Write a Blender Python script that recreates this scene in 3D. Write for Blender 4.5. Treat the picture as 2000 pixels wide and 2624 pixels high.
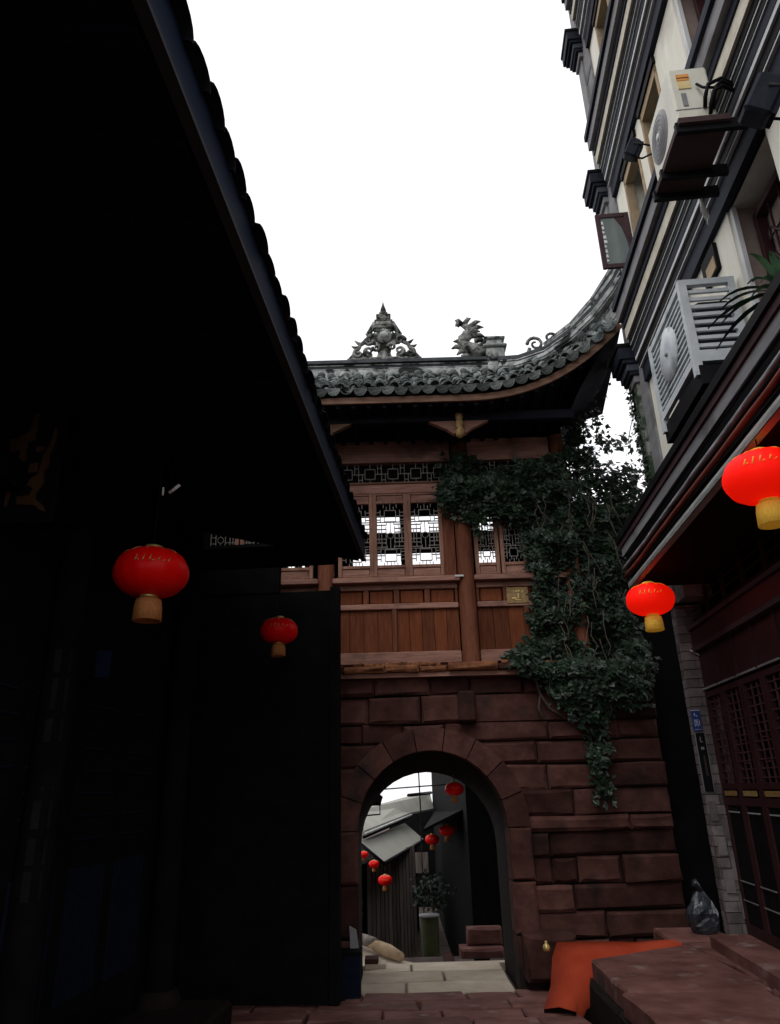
import bpy, math, random
from mathutils import Vector, Matrix, noise
R = math.radians
random.seed(11)
for o in list(bpy.data.objects): bpy.data.objects.remove(o)
SC = bpy.context.scene
COL = SC.collection

# ------------------------------------------------------------------ camera
PITCH, ROLL, EYE = R(21.1), R(1.6), 1.6
cam_d = bpy.data.cameras.new('camera'); cam = bpy.data.objects.new('camera', cam_d); COL.objects.link(cam)
cam_d.sensor_fit = 'VERTICAL'; cam_d.sensor_height = 36.0; cam_d.lens = 1850/2624*36
cam_d.clip_start = .05; cam_d.clip_end = 2000
cp, sp, cr, sr = math.cos(PITCH), math.sin(PITCH), math.cos(ROLL), math.sin(ROLL)
up0 = Vector((0, -sp, cp)); fw = Vector((0, cp, sp)); rt0 = Vector((1, 0, 0))
rt = rt0*cr - up0*sr; up = rt0*sr + up0*cr
cam.matrix_world = Matrix(((rt.x, up.x, -fw.x, 0), (rt.y, up.y, -fw.y, 0), (rt.z, up.z, -fw.z, EYE), (0, 0, 0, 1)))
SC.camera = cam

# ------------------------------------------------------------------ overcast sky and weak veiled sun
SUN_EL, SUN_AZ = 58, 200          # azimuth from north (+Y) clockwise: behind the camera, a little to the left
W = bpy.data.worlds.new('World'); SC.world = W; W.use_nodes = True
nt = W.node_tree; nt.nodes.clear()
sky = nt.nodes.new('ShaderNodeTexSky'); sky.sky_type = 'NISHITA'; sky.sun_disc = False
sky.sun_elevation = R(SUN_EL); sky.sun_rotation = R(SUN_AZ); sky.dust_density = 6; sky.air_density = 1.5; sky.ozone_density = 1
hs = nt.nodes.new('ShaderNodeHueSaturation'); hs.inputs['Saturation'].default_value = .10
mixc = nt.nodes.new('ShaderNodeMix'); mixc.data_type = 'RGBA'; mixc.inputs[0].default_value = .72   # cloud layer over the clear sky
mixc.inputs['B'].default_value = (10.2, 10.1, 10.5, 1)
bg = nt.nodes.new('ShaderNodeBackground'); bg.inputs['Strength'].default_value = .15
wo = nt.nodes.new('ShaderNodeOutputWorld')
nt.links.new(sky.outputs[0], hs.inputs['Color']); nt.links.new(hs.outputs[0], mixc.inputs['A'])
nt.links.new(mixc.outputs['Result'], bg.inputs[0]); nt.links.new(bg.outputs[0], wo.inputs[0])
sd = bpy.data.lights.new('sun', 'SUN'); sd.energy = .6; sd.angle = R(40); sd.color = (1, .97, .93)
sun = bpy.data.objects.new('sun', sd); COL.objects.link(sun)
sdir = Vector((math.sin(R(SUN_AZ))*math.cos(R(SUN_EL)), math.cos(R(SUN_AZ))*math.cos(R(SUN_EL)), math.sin(R(SUN_EL))))
sun.rotation_euler = sdir.to_track_quat('Z', 'Y').to_euler(); sun.location = sdir*50
vs = SC.view_settings; vs.view_transform = 'Standard'; vs.look = 'None'; vs.exposure = 0; vs.gamma = 1; vs.use_curve_mapping = False

# ------------------------------------------------------------------ materials
def mat(name, c1, c2=None, scale=6, rough=.8, bump=0, bscale=None, stretch=(1, 1, 1), rand=0, metal=0, spec=.07, emit=None, es=0,
        c3=None, c3scale=1.5, c3lo=.55, c3hi=.7, trans=0):
    m = bpy.data.materials.new(name); m.use_nodes = True
    n = m.node_tree.nodes; l = m.node_tree.links; b = n['Principled BSDF']
    b.inputs['Roughness'].default_value = rough; b.inputs['Metallic'].default_value = metal
    b.inputs['Specular IOR Level'].default_value = spec
    c2 = c2 or c1
    tc = n.new('ShaderNodeTexCoord'); mp = n.new('ShaderNodeMapping'); mp.inputs['Scale'].default_value = stretch
    l.new(tc.outputs['Object'], mp.inputs[0])
    nz = n.new('ShaderNodeTexNoise'); nz.inputs['Scale'].default_value = scale; nz.inputs['Detail'].default_value = 7; nz.inputs['Roughness'].default_value = .62
    l.new(mp.outputs[0], nz.inputs['Vector'])
    rp = n.new('ShaderNodeValToRGB'); rp.color_ramp.elements[0].position = .32; rp.color_ramp.elements[1].position = .68
    rp.color_ramp.elements[0].color = (*c1, 1); rp.color_ramp.elements[1].color = (*c2, 1)
    l.new(nz.outputs[0], rp.inputs[0]); out = rp.outputs[0]
    if c3:
        nz3 = n.new('ShaderNodeTexNoise'); nz3.inputs['Scale'].default_value = c3scale; nz3.inputs['Detail'].default_value = 6
        l.new(tc.outputs['Object'], nz3.inputs['Vector'])
        r3 = n.new('ShaderNodeMapRange'); r3.inputs[1].default_value = c3lo; r3.inputs[2].default_value = c3hi
        l.new(nz3.outputs[0], r3.inputs[0])
        mx = n.new('ShaderNodeMix'); mx.data_type = 'RGBA'; mx.inputs['B'].default_value = (*c3, 1)
        l.new(r3.outputs[0], mx.inputs[0]); l.new(out, mx.inputs['A']); out = mx.outputs['Result']
    if rand:
        oi = n.new('ShaderNodeObjectInfo'); mr = n.new('ShaderNodeMapRange')
        mr.inputs[3].default_value = 1-rand; mr.inputs[4].default_value = 1+rand
        l.new(oi.outputs['Random'], mr.inputs[0])
        hv = n.new('ShaderNodeHueSaturation'); l.new(mr.outputs[0], hv.inputs['Value']); l.new(out, hv.inputs['Color']); out = hv.outputs[0]
    l.new(out, b.inputs['Base Color'])
    if bump:
        nb = n.new('ShaderNodeTexNoise'); nb.inputs['Scale'].default_value = bscale or scale*3; nb.inputs['Detail'].default_value = 6
        l.new(mp.outputs[0], nb.inputs['Vector'])
        bp = n.new('ShaderNodeBump'); bp.inputs['Strength'].default_value = bump; bp.inputs['Distance'].default_value = .02
        l.new(nb.outputs[0], bp.inputs['Height']); l.new(bp.outputs[0], b.inputs['Normal'])
    if emit:
        b.inputs['Emission Color'].default_value = (*emit, 1); b.inputs['Emission Strength'].default_value = es
    if trans:
        tr = n.new('ShaderNodeBsdfTranslucent'); l.new(out, tr.inputs[0]); ms = n.new('ShaderNodeMixShader'); ms.inputs[0].default_value = trans
        l.new(b.outputs[0], ms.inputs[1]); l.new(tr.outputs[0], ms.inputs[2]); l.new(ms.outputs[0], n['Material Output'].inputs[0])
    return m
M = {}
M['mortar'] = mat('mortar', (.012, .009, .008), (.02, .015, .013), 9, .95)
M['sandstone'] = mat('sandstone', (.042, .018, .0145), (.098, .045, .037), 3.2, .92, .75, 11, rand=.5, c3=(.022, .018, .016), c3scale=1.7)
M['paving'] = mat('paving', (.10, .042, .036), (.215, .105, .090), 2.6, .75, .5, 12, rand=.22, c3=(.26, .19, .17), c3scale=3.5, c3lo=.60, c3hi=.74)
M['lane_pale'] = mat('lit_tone_paving', (.36, .30, .23), (.50, .43, .34), 2.4, .85, .3, 12, rand=.14)  # pale colour stands in for light falling in from beyond the gate
M['earth'] = mat('earth', (.06, .045, .04), (.10, .08, .07), 3, .95, .4)
M['wood'] = mat('red_brown_wood', (.105, .034, .018), (.19, .070, .040), 3.2, .62, .25, 10, (9, 9, 1), rand=.16, c3=(.07, .034, .024), c3scale=1.1)
M['wood_h'] = mat('red_brown_rail', (.22, .105, .078), (.38, .215, .165), 3.2, .62, .25, 10, (1, 9, 9), rand=.14, c3=(.08, .05, .042), c3scale=1.2)
M['wood_orange'] = mat('orange_brown_panel', (.125, .034, .013), (.21, .064, .026), 3.2, .55, .2, 10, (9, 9, 1), rand=.12)
M['frame_wood'] = mat('window_wood', (.20, .10, .070), (.36, .20, .145), 3.2, .6, .2, 10, (9, 9, 1), rand=.14, c3=(.12, .06, .045), c3scale=1.4)
M['plank_wood'] = mat('wainscot_wood', (.090, .026, .011), (.16, .052, .024), 3.2, .6, .25, 10, (9, 9, 1), rand=.25)
M['lattice'] = mat('lattice_wood', (.14, .13, .12), (.30, .29, .27), 20, .7)
M['dark_wood'] = mat('shade_navy_wood', (.005, .007, .015), (.010, .014, .028), 4, .85, .2, 12, (1, 6, 6), spec=.05)  # near-black navy imitates eave shade tinted by the sky
M['black_wood'] = mat('shade_black_wood', (.004, .004, .0042), (.009, .0085, .0085), 4, .9, .1, 12, spec=.05)  # near-black tone puts deep porch and interior shade into the colour
M['eave_edge_light'] = mat('light_edge_grey', (.03, .03, .036), (.05, .05, .056), 2, .75, spec=.15)  # paler strip paints the light caught on the fascia's lower edge
M['eave_sky_tint'] = mat('sky_tinted_eave_board', (.007, .014, .034), (.012, .023, .052), 2, .75, .1, 12, (3, .4, 3), spec=.15)  # blue of the board is sky light painted into its colour
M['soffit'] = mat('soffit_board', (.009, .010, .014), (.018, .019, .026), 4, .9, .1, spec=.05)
M['fascia'] = mat('fascia_wood', (.11, .060, .042), (.22, .135, .095), 4, .8, .2, stretch=(1, 8, 8))
M['tile'] = mat('weathered_roof_tile', (.015, .020, .021), (.28, .315, .305), 19, .85, .7, 30, rand=.6, c3=(.015, .024, .022), c3scale=8)  # weathered mottling, with highlights and blacks also painted into its spread
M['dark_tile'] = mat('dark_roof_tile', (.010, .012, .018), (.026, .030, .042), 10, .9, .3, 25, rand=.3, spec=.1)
M['ridge'] = mat('ridge_plaster', (.18, .20, .20), (.52, .54, .52), 7, .9, .4, 20, c3=(.03, .035, .034), c3scale=6, c3lo=.5, c3hi=.62)
M['ridge_dark'] = mat('ridge_dark', (.03, .034, .038), (.07, .075, .08), 7, .9, .3)
M['ornament'] = mat('ornament_plaster', (.04, .045, .04), (.46, .47, .44), 18, .9, .6, 30, c3=(.03, .035, .03), c3scale=9, c3lo=.48, c3hi=.6)
M['gold'] = mat('gilded_carving', (.14, .075, .025), (.42, .27, .09), 22, .5, .4, spec=.5)
M['cream'] = mat('cream_plaster', (.70, .68, .58), (.82, .80, .70), 1.6, .85, .08, 25, (4, 4, .7), c3=(.56, .53, .46), c3scale=.9)
M['cream_trim'] = mat('cream_trim', (.50, .46, .37), (.66, .62, .52), 2.2, .8, .1, 25, (1, 3, 3))
M['white_trim'] = mat('white_trim', (.52, .53, .53), (.70, .71, .71), 3, .7, .1, 25)
M['slate'] = mat('slate_paint', (.014, .017, .026), (.030, .033, .045), 3, .6, .1, 25, (3, .6, 3))
M['grey'] = mat('grey_paint', (.17, .17, .178), (.28, .277, .28), 2.2, .7, .12, 25, (3, .5, 3), c3=(.10, .095, .095), c3scale=1.4)
M['grey_stone'] = mat('grey_pilaster', (.21, .21, .212), (.32, .32, .318), 2.2, .8, .2, 25, c3=(.12, .125, .13), c3scale=1.3)
M['blue_grey'] = mat('blue_grey_paint', (.05, .06, .075), (.09, .105, .125), 3, .6)
M['pink_reveal'] = mat('brown_reveal', (.22, .17, .15), (.30, .24, .21), 3, .8, .05)
M['tan'] = mat('tan_trim', (.30, .225, .14), (.42, .32, .21), 3, .8, .1, 25, (3, .6, 3))
M['dark_red'] = mat('dark_red_paint', (.026, .006, .0075), (.046, .012, .014), 5, .55, .1, spec=.35)
M['lattice_red'] = mat('dusty_red_lattice', (.055, .022, .025), (.10, .048, .052), 9, .6)
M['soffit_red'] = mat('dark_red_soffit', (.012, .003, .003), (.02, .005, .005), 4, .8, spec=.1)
M['black'] = mat('black_paint', (.005, .005, .006), (.011, .011, .013), 5, .6)
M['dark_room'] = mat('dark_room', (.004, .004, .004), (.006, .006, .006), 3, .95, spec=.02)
M['plum'] = mat('plum_metal', (.05, .030, .034), (.075, .046, .05), 4, .7)
M['glass'] = mat('dusty_glass', (.13, .165, .165), (.17, .205, .20), 2, .12, spec=.6)
M['paper'] = mat('white_paper', (.62, .63, .63), (.78, .79, .79), 14, .8)
M['ac_white'] = mat('ac_casing', (.58, .57, .49), (.72, .71, .62), 3, .5, .05, c3=(.46, .44, .34), c3scale=2.2)
M['fan_grey'] = mat('fan_grey', (.20, .20, .205), (.28, .28, .285), 4, .5)
M['cage'] = mat('cage_paint', (.42, .46, .48), (.60, .64, .66), 5, .6, .1, c3=(.25, .28, .28), c3scale=4)
M['orange_label'] = mat('orange_label', (.62, .25, .07), (.72, .33, .10), 8, .6)
M['yellow_label'] = mat('yellow_label', (.66, .52, .25), (.74, .60, .32), 8, .6)
M['red_pipe'] = mat('red_pipe', (.13, .028, .02), (.24, .07, .05), 9, .6, .1, stretch=(3, .4, 3))
M['grey_pipe'] = mat('grey_pipe', (.10, .11, .12), (.42, .44, .46), 7, .6, .2, stretch=(3, .6, 3))
M['metal_edge'] = mat('galvanised_edge', (.34, .36, .35), (.55, .57, .55), 5, .45, .1, metal=.2, stretch=(3, .5, 3))
M['lit_red'] = mat('lit_red_silk', (.80, .006, .004), (.86, .010, .005), 4, .55, emit=(1, .008, .001), es=.55, spec=.12)
M['red'] = mat('red_silk', (.82, .002, .002), (.90, .004, .003), 4, .4, spec=.15)
M['gold_lit'] = mat('glowing_gold', (.62, .33, .045), (.86, .56, .10), 30, .5, .3, stretch=(9, 9, .6), emit=(.9, .45, .04), es=.13)  # slight emission imitates lantern light on fringe, caps, ribs and characters
M['gold_dim'] = mat('unlit_gold_fringe', (.34, .11, .045), (.60, .28, .09), 30, .5, .3, stretch=(9, 9, .6))  # browner copy of the lantern gold, coloured as if unlit
M['brass'] = mat('brass', (.55, .40, .14), (.75, .58, .25), 10, .35, metal=.6)
M['leaf'] = mat('ivy_leaf', (.004, .012, .006), (.020, .047, .020), 7.0, .42, rand=0, spec=.38, trans=.1)
M['dark_leaf'] = mat('shade_darkened_leaf', (.003, .007, .005), (.010, .020, .011), 3, .5, spec=.3)  # leaf colour darkened to imitate the shade beyond the arch
M['ledge'] = mat('broken_ledge', (.10, .038, .019), (.27, .115, .058), 8, .8, .5, 20, rand=.5)  # orange lightened to paint the light on the broken edges
M['leaf2'] = mat('strap_leaf', (.03, .075, .035), (.10, .20, .10), 5, .45, trans=.15)
M['stem'] = mat('vine_stem', (.05, .04, .03), (.14, .115, .09), 10, .9)
M['moss'] = mat('mossy_plaster', (.16, .17, .155), (.34, .345, .32), 5, .95, .4, c3=(.04, .065, .035), c3scale=4, c3lo=.45, c3hi=.58)
M['red_cloth'] = mat('red_cloth', (.30, .036, .014), (.40, .060, .026), 3, .85, .15)
M['bag'] = mat('plastic_bag', (.008, .010, .016), (.06, .07, .085), 6, .22, .8, 9, spec=.6)
M['brick'] = mat('grey_brick', (.12, .105, .104), (.24, .21, .205), 6, .9, .3, rand=.4)
M['blue_sign'] = mat('blue_enamel', (.010, .038, .18), (.014, .05, .22), 4, .35, spec=.5)
M['sign_white'] = mat('sign_white', (.40, .43, .50), (.5, .53, .6), 4, .5)
M['dim_paper'] = mat('shaded_paper', (.010, .010, .010), (.02, .02, .02), 8, .9)  # white paper coloured almost black to imitate porch shade
M['dim_blue'] = mat('shaded_blue', (.006, .012, .03), (.010, .02, .05), 6, .6)  # blue darkened to put the porch shade into the notice
M['terracotta'] = mat('terracotta', (.12, .05, .03), (.18, .08, .05), 6, .8)
M['green_drum'] = mat('olive_drum', (.022, .024, .009), (.036, .038, .016), 5, .6)
M['plank'] = mat('grey_brown_plank', (.14, .11, .095), (.42, .36, .32), 3, .85, .3, 10, (8, 8, .8), rand=.35)
M['sheet_roof'] = mat('grey_sheet_roof', (.30, .30, .265), (.36, .36, .315), 1.2, .75, .05)
M['log'] = mat('split_log', (.34, .24, .14), (.50, .37, .24), 5, .85, .3)
M['steel'] = mat('dark_steel', (.02, .02, .022), (.04, .04, .042), 8, .5)
M['white_lamp'] = mat('white_lamp', (.75, .75, .72), (.85, .85, .82), 4, .4)

# ------------------------------------------------------------------ builders
FR = {'W': 0.0, 'R': -R(4.86), 'L': -R(4.2)}     # yard frames: world, right-hand row, left-hand row (both rows run a little askew)
BASE = {}
def to_world(p, f):
    c, s = math.cos(FR[f]), math.sin(FR[f]); return Vector((p[0]*c-p[1]*s, p[0]*s+p[1]*c, p[2]))
class MB:
    def __init__(s): s.v, s.f, s.sm = [], [], []
    def add(s, vs, fs, smooth=False):
        k = len(s.v); s.v += [Vector(v) for v in vs]; s.f += [tuple(i+k for i in f) for f in fs]; s.sm += [smooth]*len(fs); return s
    def box(s, x0, x1, y0, y1, z0, z1):
        return s.add([(x0,y0,z0),(x1,y0,z0),(x1,y1,z0),(x0,y1,z0),(x0,y0,z1),(x1,y0,z1),(x1,y1,z1),(x0,y1,z1)],
                     [(3,2,1,0),(4,5,6,7),(0,1,5,4),(1,2,6,5),(2,3,7,6),(3,0,4,7)])
    def cbox(s, x0, x1, y0, y1, z0, z1, ch=.008):        # box with chamfered vertical-plane edges (octagonal rings)
        c = min(ch, (x1-x0)*.3, (y1-y0)*.3, (z1-z0)*.3)
        vs = []
        for z, k in ((z0, c), (z0+c, 0), (z1-c, 0), (z1, c)):
            for x, y in ((x0+c+k,y0+k),(x1-c-k,y0+k),(x1-k,y0+c+k),(x1-k,y1-c-k),(x1-c-k,y1-k),(x0+c+k,y1-k),(x0+k,y1-c-k),(x0+k,y0+c+k)): vs.append((x,y,z))
        fs = [tuple(range(7,-1,-1)), tuple(range(24,32))]
        for r in range(3):
            for i in range(8): j=(i+1)%8; fs.append((r*8+i, r*8+j, r*8+8+j, r*8+8+i))
        return s.add(vs, fs)
    def stone(s, x0, x1, y0, y1, z0, z1, bev=.025, jit=.012, rnd=random):   # block whose -y face is the dressed, uneven front
        j = lambda a: rnd.uniform(-a, a)
        b = min(bev, (x1-x0)*.25, (z1-z0)*.25)
        xm = x0+(x1-x0)*rnd.uniform(.35,.65); zm = z0+(z1-z0)*rnd.uniform(.4,.6)
        ring = [(x0,z0),(xm,z0),(x1,z0),(x1,zm),(x1,z1),(xm,z1),(x0,z1),(x0,zm)]
        vs = [(x, y1, z) for x, z in ring]
        vs += [(x+j(jit*.6), y0+b+j(jit*.5), z+j(jit*.6)) for x, z in ring]
        for x, z in ring:
            ix = b*(1 if x<=x0 else -1 if x>=x1 else 0); iz = b*(1 if z<=z0 else -1 if z>=z1 else 0)
            vs.append((x+ix+j(jit), y0+j(jit), z+iz+j(jit)))
        vs.append((xm, y0+j(jit*.4), zm))
        fs = []
        for r in (0, 8):
            for i in range(8): k=(i+1)%8; fs.append((r+i, r+k, r+8+k, r+8+i))
        fs.append(tuple(range(7,-1,-1)))
        s.add(vs[:24], fs)                                   # crisp arrises
        return s.add(vs[16:], [(i, (i+1)%8, 8) for i in range(8)], True)
    def slab(s, pts, z0, z1, bev=.02, jit=.006):           # paving stone from a plan outline, worn top edges
        n = len(pts); cx = sum(p[0] for p in pts)/n; cy = sum(p[1] for p in pts)/n
        zt = z1 if callable(z1) else (lambda x, y: z1)
        j = lambda: random.uniform(-jit, jit)
        vs = [(x, y, z0) for x, y in pts] + [(x, y, zt(x,y)-bev+j()) for x, y in pts]
        for x, y in pts:
            d = math.hypot(x-cx, y-cy) or 1; vs.append((x-(x-cx)/d*bev, y-(y-cy)/d*bev, zt(x,y)+j()))
        vs.append((cx, cy, zt(cx,cy)+j()))
        fs = [tuple(range(n-1,-1,-1))]
        for r in (0, n):
            for i in range(n): k=(i+1)%n; fs.append((r+i, r+k, r+n+k, r+n+i))
        for i in range(n): fs.append((2*n+i, 2*n+(i+1)%n, 3*n))
        return s.add(vs, fs)
    def prism(s, poly, y0, y1, plane='xz'):                # outline extruded through a thickness
        n = len(poly)
        P = {'xz': lambda a,b,t: (a,t,b), 'yz': lambda a,b,t: (t,a,b), 'xy': lambda a,b,t: (a,b,t)}[plane]
        vs = [P(a,b,y0) for a,b in poly]+[P(a,b,y1) for a,b in poly]
        fs = [tuple(range(n)), tuple(range(2*n-1,n-1,-1))]+[(i,n+i,n+(i+1)%n,(i+1)%n) for i in range(n)]
        return s.add(vs, fs)
    def tube(s, path, r, n=8, cap=True):
        path = [Vector(p) for p in path]; rr = r if isinstance(r,(list,tuple)) else [r]*len(path)
        vs, fs = [], []; ref = None
        for i, p in enumerate(path):
            t = (path[min(i+1,len(path)-1)]-path[max(i-1,0)]).normalized()
            if ref is None: ref = t.orthogonal().normalized()
            ref = (ref-t*ref.dot(t)); ref = ref.normalized() if ref.length>1e-6 else t.orthogonal().normalized()
            b = t.cross(ref)
            for k in range(n): a = 2*math.pi*k/n; vs.append(p+(ref*math.cos(a)+b*math.sin(a))*rr[i])
        for i in range(len(path)-1):
            for k in range(n): q=(k+1)%n; fs.append((i*n+k,i*n+q,(i+1)*n+q,(i+1)*n+k))
        if cap: fs += [tuple(range(n-1,-1,-1)), tuple(range((len(path)-1)*n, len(path)*n))]
        return s.add(vs, fs, True)
    def lathe(s, prof, c, n=28, ribs=0, amp=0, axis='z'):
        vs, fs = [], []
        for r, h in prof:
            for k in range(n):
                a = 2*math.pi*k/n; q = r*(1-amp*abs(math.sin(a*ribs/2))) if ribs else r
                x, y = q*math.cos(a), q*math.sin(a)
                vs.append((c[0]+x,c[1]+y,c[2]+h) if axis=='z' else (c[0]+h,c[1]+x,c[2]+y) if axis=='x' else (c[0]+x,c[1]+h,c[2]+y))
        m = len(prof)
        for i in range(m-1):
            for k in range(n): q=(k+1)%n; fs.append((i*n+k,i*n+q,(i+1)*n+q,(i+1)*n+k))
        s.add(vs, fs, True)
        return s
    def sweep(s, path, prof, upv=(0,0,1)):                 # closed cross-section (side, up) swept along a path
        path=[Vector(p) for p in path]; n=len(prof); vs=[]; fs=[]; U=Vector(upv)
        for i,p in enumerate(path):
            t=(path[min(i+1,len(path)-1)]-path[max(i-1,0)]).normalized(); sd=t.cross(U).normalized(); u=sd.cross(t).normalized()
            for a,b in prof: vs.append(p+sd*a+u*b)
        for i in range(len(path)-1):
            for k in range(n): q=(k+1)%n; fs.append((i*n+k,i*n+q,(i+1)*n+q,(i+1)*n+k))
        fs += [tuple(range(n-1,-1,-1)), tuple(range((len(path)-1)*n,len(path)*n))]
        return s.add(vs,fs)
    def mesh(s, name, m, base=(0,0,0)):
        me = bpy.data.meshes.new(name); b = Vector(base)
        me.from_pydata([v-b for v in s.v], [], s.f); me.polygons.foreach_set('use_smooth', s.sm)
        me.materials.append(M[m] if isinstance(m, str) else m); me.update(); return me
    def part(s, name, m, parent, label=None, kind=None):
        o = bpy.data.objects.new(name, s.mesh(name, m, BASE[parent.name])); COL.objects.link(o)
        o.parent = parent; BASE[o.name] = BASE[parent.name]
        if label: o['label'] = label
        if kind: o['kind'] = kind
        return o
    def thing(s, name, m, base, frame, label=None, cat=None, group=None, kind=None):
        o = bpy.data.objects.new(name, s.mesh(name, m, base)); COL.objects.link(o)
        o.location = to_world(base, frame); o.rotation_euler = (0,0,FR[frame]); BASE[o.name] = Vector(base)
        return tag(o, label, cat, group, kind)
def tag(o, label=None, cat=None, group=None, kind=None):
    if label: o['label'] = label
    if cat: o['category'] = cat
    if group: o['group'] = group
    if kind: o['kind'] = kind
    return o
def thing(name, base, frame, label, cat, group=None, rz=0):
    o = bpy.data.objects.new(name, None); COL.objects.link(o); o.empty_display_size = .2
    o.location = to_world(base, frame); o.rotation_euler = (0,0,FR[frame]+rz); BASE[o.name] = Vector(base)
    return tag(o, label, cat, group)
def piece(name, me, parent, mtx):                           # a repeat that shares mesh data; mtx in the parent's frame coords
    o = bpy.data.objects.new(name, me); COL.objects.link(o); o.parent = parent
    o.matrix_local = Matrix.Translation(-BASE[parent.name]) @ mtx; BASE[o.name] = BASE[parent.name]; return o

def lerp(a, b, t): return a+(b-a)*t
def arc(cx, cz, r, a0, a1, n=10): return [(cx+r*math.cos(R(lerp(a0,a1,i/n))), cz+r*math.sin(R(lerp(a0,a1,i/n)))) for i in range(n+1)]

# ================================================================== the setting: ground, lane, terrace
def lane_z(y): return -.31 if y < 6.5 else -.31-(y-6.5)*.082 if y < 9.8 else -.58
gb = MB(); ys = [-300,-20,6.5,9.8,12.4,16,22,40,320]; zs = [-.5,-.5,-.42,-.70,-.72,-2.2,-3.4,-3.6,-3.6]; xs = [-320,-20,-4,0,4,20,320]
for y, z in zip(ys, zs):
    for x in xs: gb.v.append(Vector((x,y,z)))
for i in range(len(ys)-1):
    for k in range(len(xs)-1):
        q = i*len(xs)+k; gb.f.append((q,q+1,q+1+len(xs),q+len(xs))); gb.sm.append(False)
gb.thing('ground', 'earth', (0,0,0), 'W', 'dark bare earth under the paved yard and lane', kind='structure')

lane = MB().box(-3.2,1.70,-3,9.72,-.62,-.60).thing('lane', 'earth', (0,0,0), 'W', 'sunken lane of red brown flagstones leading to the gate', kind='structure')
rnd = random.Random(5)
rows = [1.5,2.3,3.0,3.8,4.5,5.2,5.85,6.45,7.05,7.62,8.2,8.72,9.22,9.74]
for i in range(len(rows)-1):
    y0, y1 = rows[i]+.012, rows[i+1]-.012; x = -3.1+rnd.uniform(-.2,0)
    while x < 1.66:
        w = rnd.uniform(.55,1.25); x1 = min(x+w, 1.70)
        if 1.70-x1 < .3: x1 = 1.70
        j = lambda: rnd.uniform(-.02,.02)
        tilt = rnd.uniform(-.012,.012); off = rnd.uniform(-.012,.012)
        pts = [(x+.012+j(),y0+j()),((x+x1)/2,y0+j()),(x1-.012+j(),y0+j()),(x1-.012+j(),y1+j()),((x+x1)/2,y1+j()),(x+.012+j(),y1+j())]
        MB().slab(pts, lane_z((y0+y1)/2)-.14, lambda X,Y,t=tilt,o=off,c=x: lane_z(Y)+t*(X-c)+o, .018, .006).part('paving_stone','paving',lane)
        x = x1
# passage floor through the gate and the landing behind it
land = MB().box(-.9,1.6,9.76,11.3,-.74,-.70).thing('passage_floor','earth',(0,0,0),'W','flagstones paled for light from beyond, running through the gate arch', kind='structure')
for (x0,x1,y0,y1) in [(-.52,.02,9.77,10.28),(.05,1.3,9.77,10.26),(-.52,.5,10.30,10.8),(.53,1.3,10.29,10.8),(-.52,.1,10.83,11.28),(.13,1.3,10.83,11.28)]:
    MB().slab([(x0,y0),((x0+x1)/2,y0),(x1,y0),(x1,y1),((x0+x1)/2,y1),(x0,y1)], -.72, lambda X,Y: -.585+.008*math.sin(X*4+Y*3), .015, .005).part('paving_stone','lane_pale',land)
landing = MB().prism([(-1.6,11.3),(1.5,11.3),(1.5,11.42),(.15,11.42),(-.1,11.7),(-.42,12.7),(-.72,13.6),(-2.4,13.9),(-2.4,11.3)], -3.0, -.60, 'xy').thing('landing','lane_pale',(0,0,0),'W','pale stone landing behind the gate arch', kind='structure')
low = MB().box(-3.5,3.5,11.3,40,-3.75,-2.0).thing('lower_lane','earth',(0,0,0),'W','dim lower lane running on beyond the landing', kind='structure')

# raised stone terrace on the right
terr = MB().box(1.86,6.0,-3,8.22,-.6,-.06).thing('terrace','earth',(0,0,0),'W','raised terrace of broad red brown slabs before the shop doors', kind='structure')
tr = random.Random(3)
ty = [.5,2.2,3.7,5.0,6.05,7.0,8.28]
for i in range(len(ty)-1):
    xsplit = [1.80-.01*tr.random(), 2.75+tr.uniform(-.2,.3), 3.9, 5.0]
    far = (lambda X: 8.24+.50*(X-1.84)) if i == 5 else (lambda X, q=ty[i+1]: q-.008)
    if i == 5: xsplit = [1.84, 3.05, 3.9, 5.0]
    for k in range(3):
        x0, x1 = xsplit[k]+.008, xsplit[k+1]-.008; y0, y1 = ty[i]+.008, ty[i+1]-.008
        j = lambda: tr.uniform(-.04,.04)
        pts = [(x0+j()*.6,y0),((x0+x1)/2,y0),(x1,y0),(x1,far(x1)),(lerp(x0,x1,.66),far(lerp(x0,x1,.66))+j()),(lerp(x0,x1,.33),far(lerp(x0,x1,.33))+j()),(x0+j(),far(x0)+j()),(x0+j(),lerp(y0,y1,.66)),(x0+j(),lerp(y0,y1,.33))]
        MB().slab(pts, -.17, lambda X,Y: .008*math.sin(X*3.1+Y*2.3), .022, .006).part('slab','paving',terr)
# riser stones of the terrace edge
for i in range(6):
    y0, y1 = 2.0+i*1.04, 2.0+(i+1)*1.04-.015
    b = MB().stone(y0,y1,1.79,1.95,-.58,-.18,.03,.015)
    b.v = [Vector((v.y, v.x, v.z)) for v in b.v]; b.f = [tuple(reversed(f)) for f in b.f]
    b.part('riser_stone','mortar',terr)  # near-black colour paints the shade on this terrace face
for i in range(3):
    MB().stone(1.85+i*.75,1.85+(i+1)*.75-.015,8.14,8.34,-.58,-.18,.03,.015).part('riser_stone','sandstone',terr)
# low ground strip between the terrace and the gate wall
strip = MB().box(1.84,4.2,8.3,9.72,-.62,-.24).thing('terrace_foot','earth',(0,0,0),'W','dark ground between the terrace and the gate wall', kind='structure')

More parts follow.
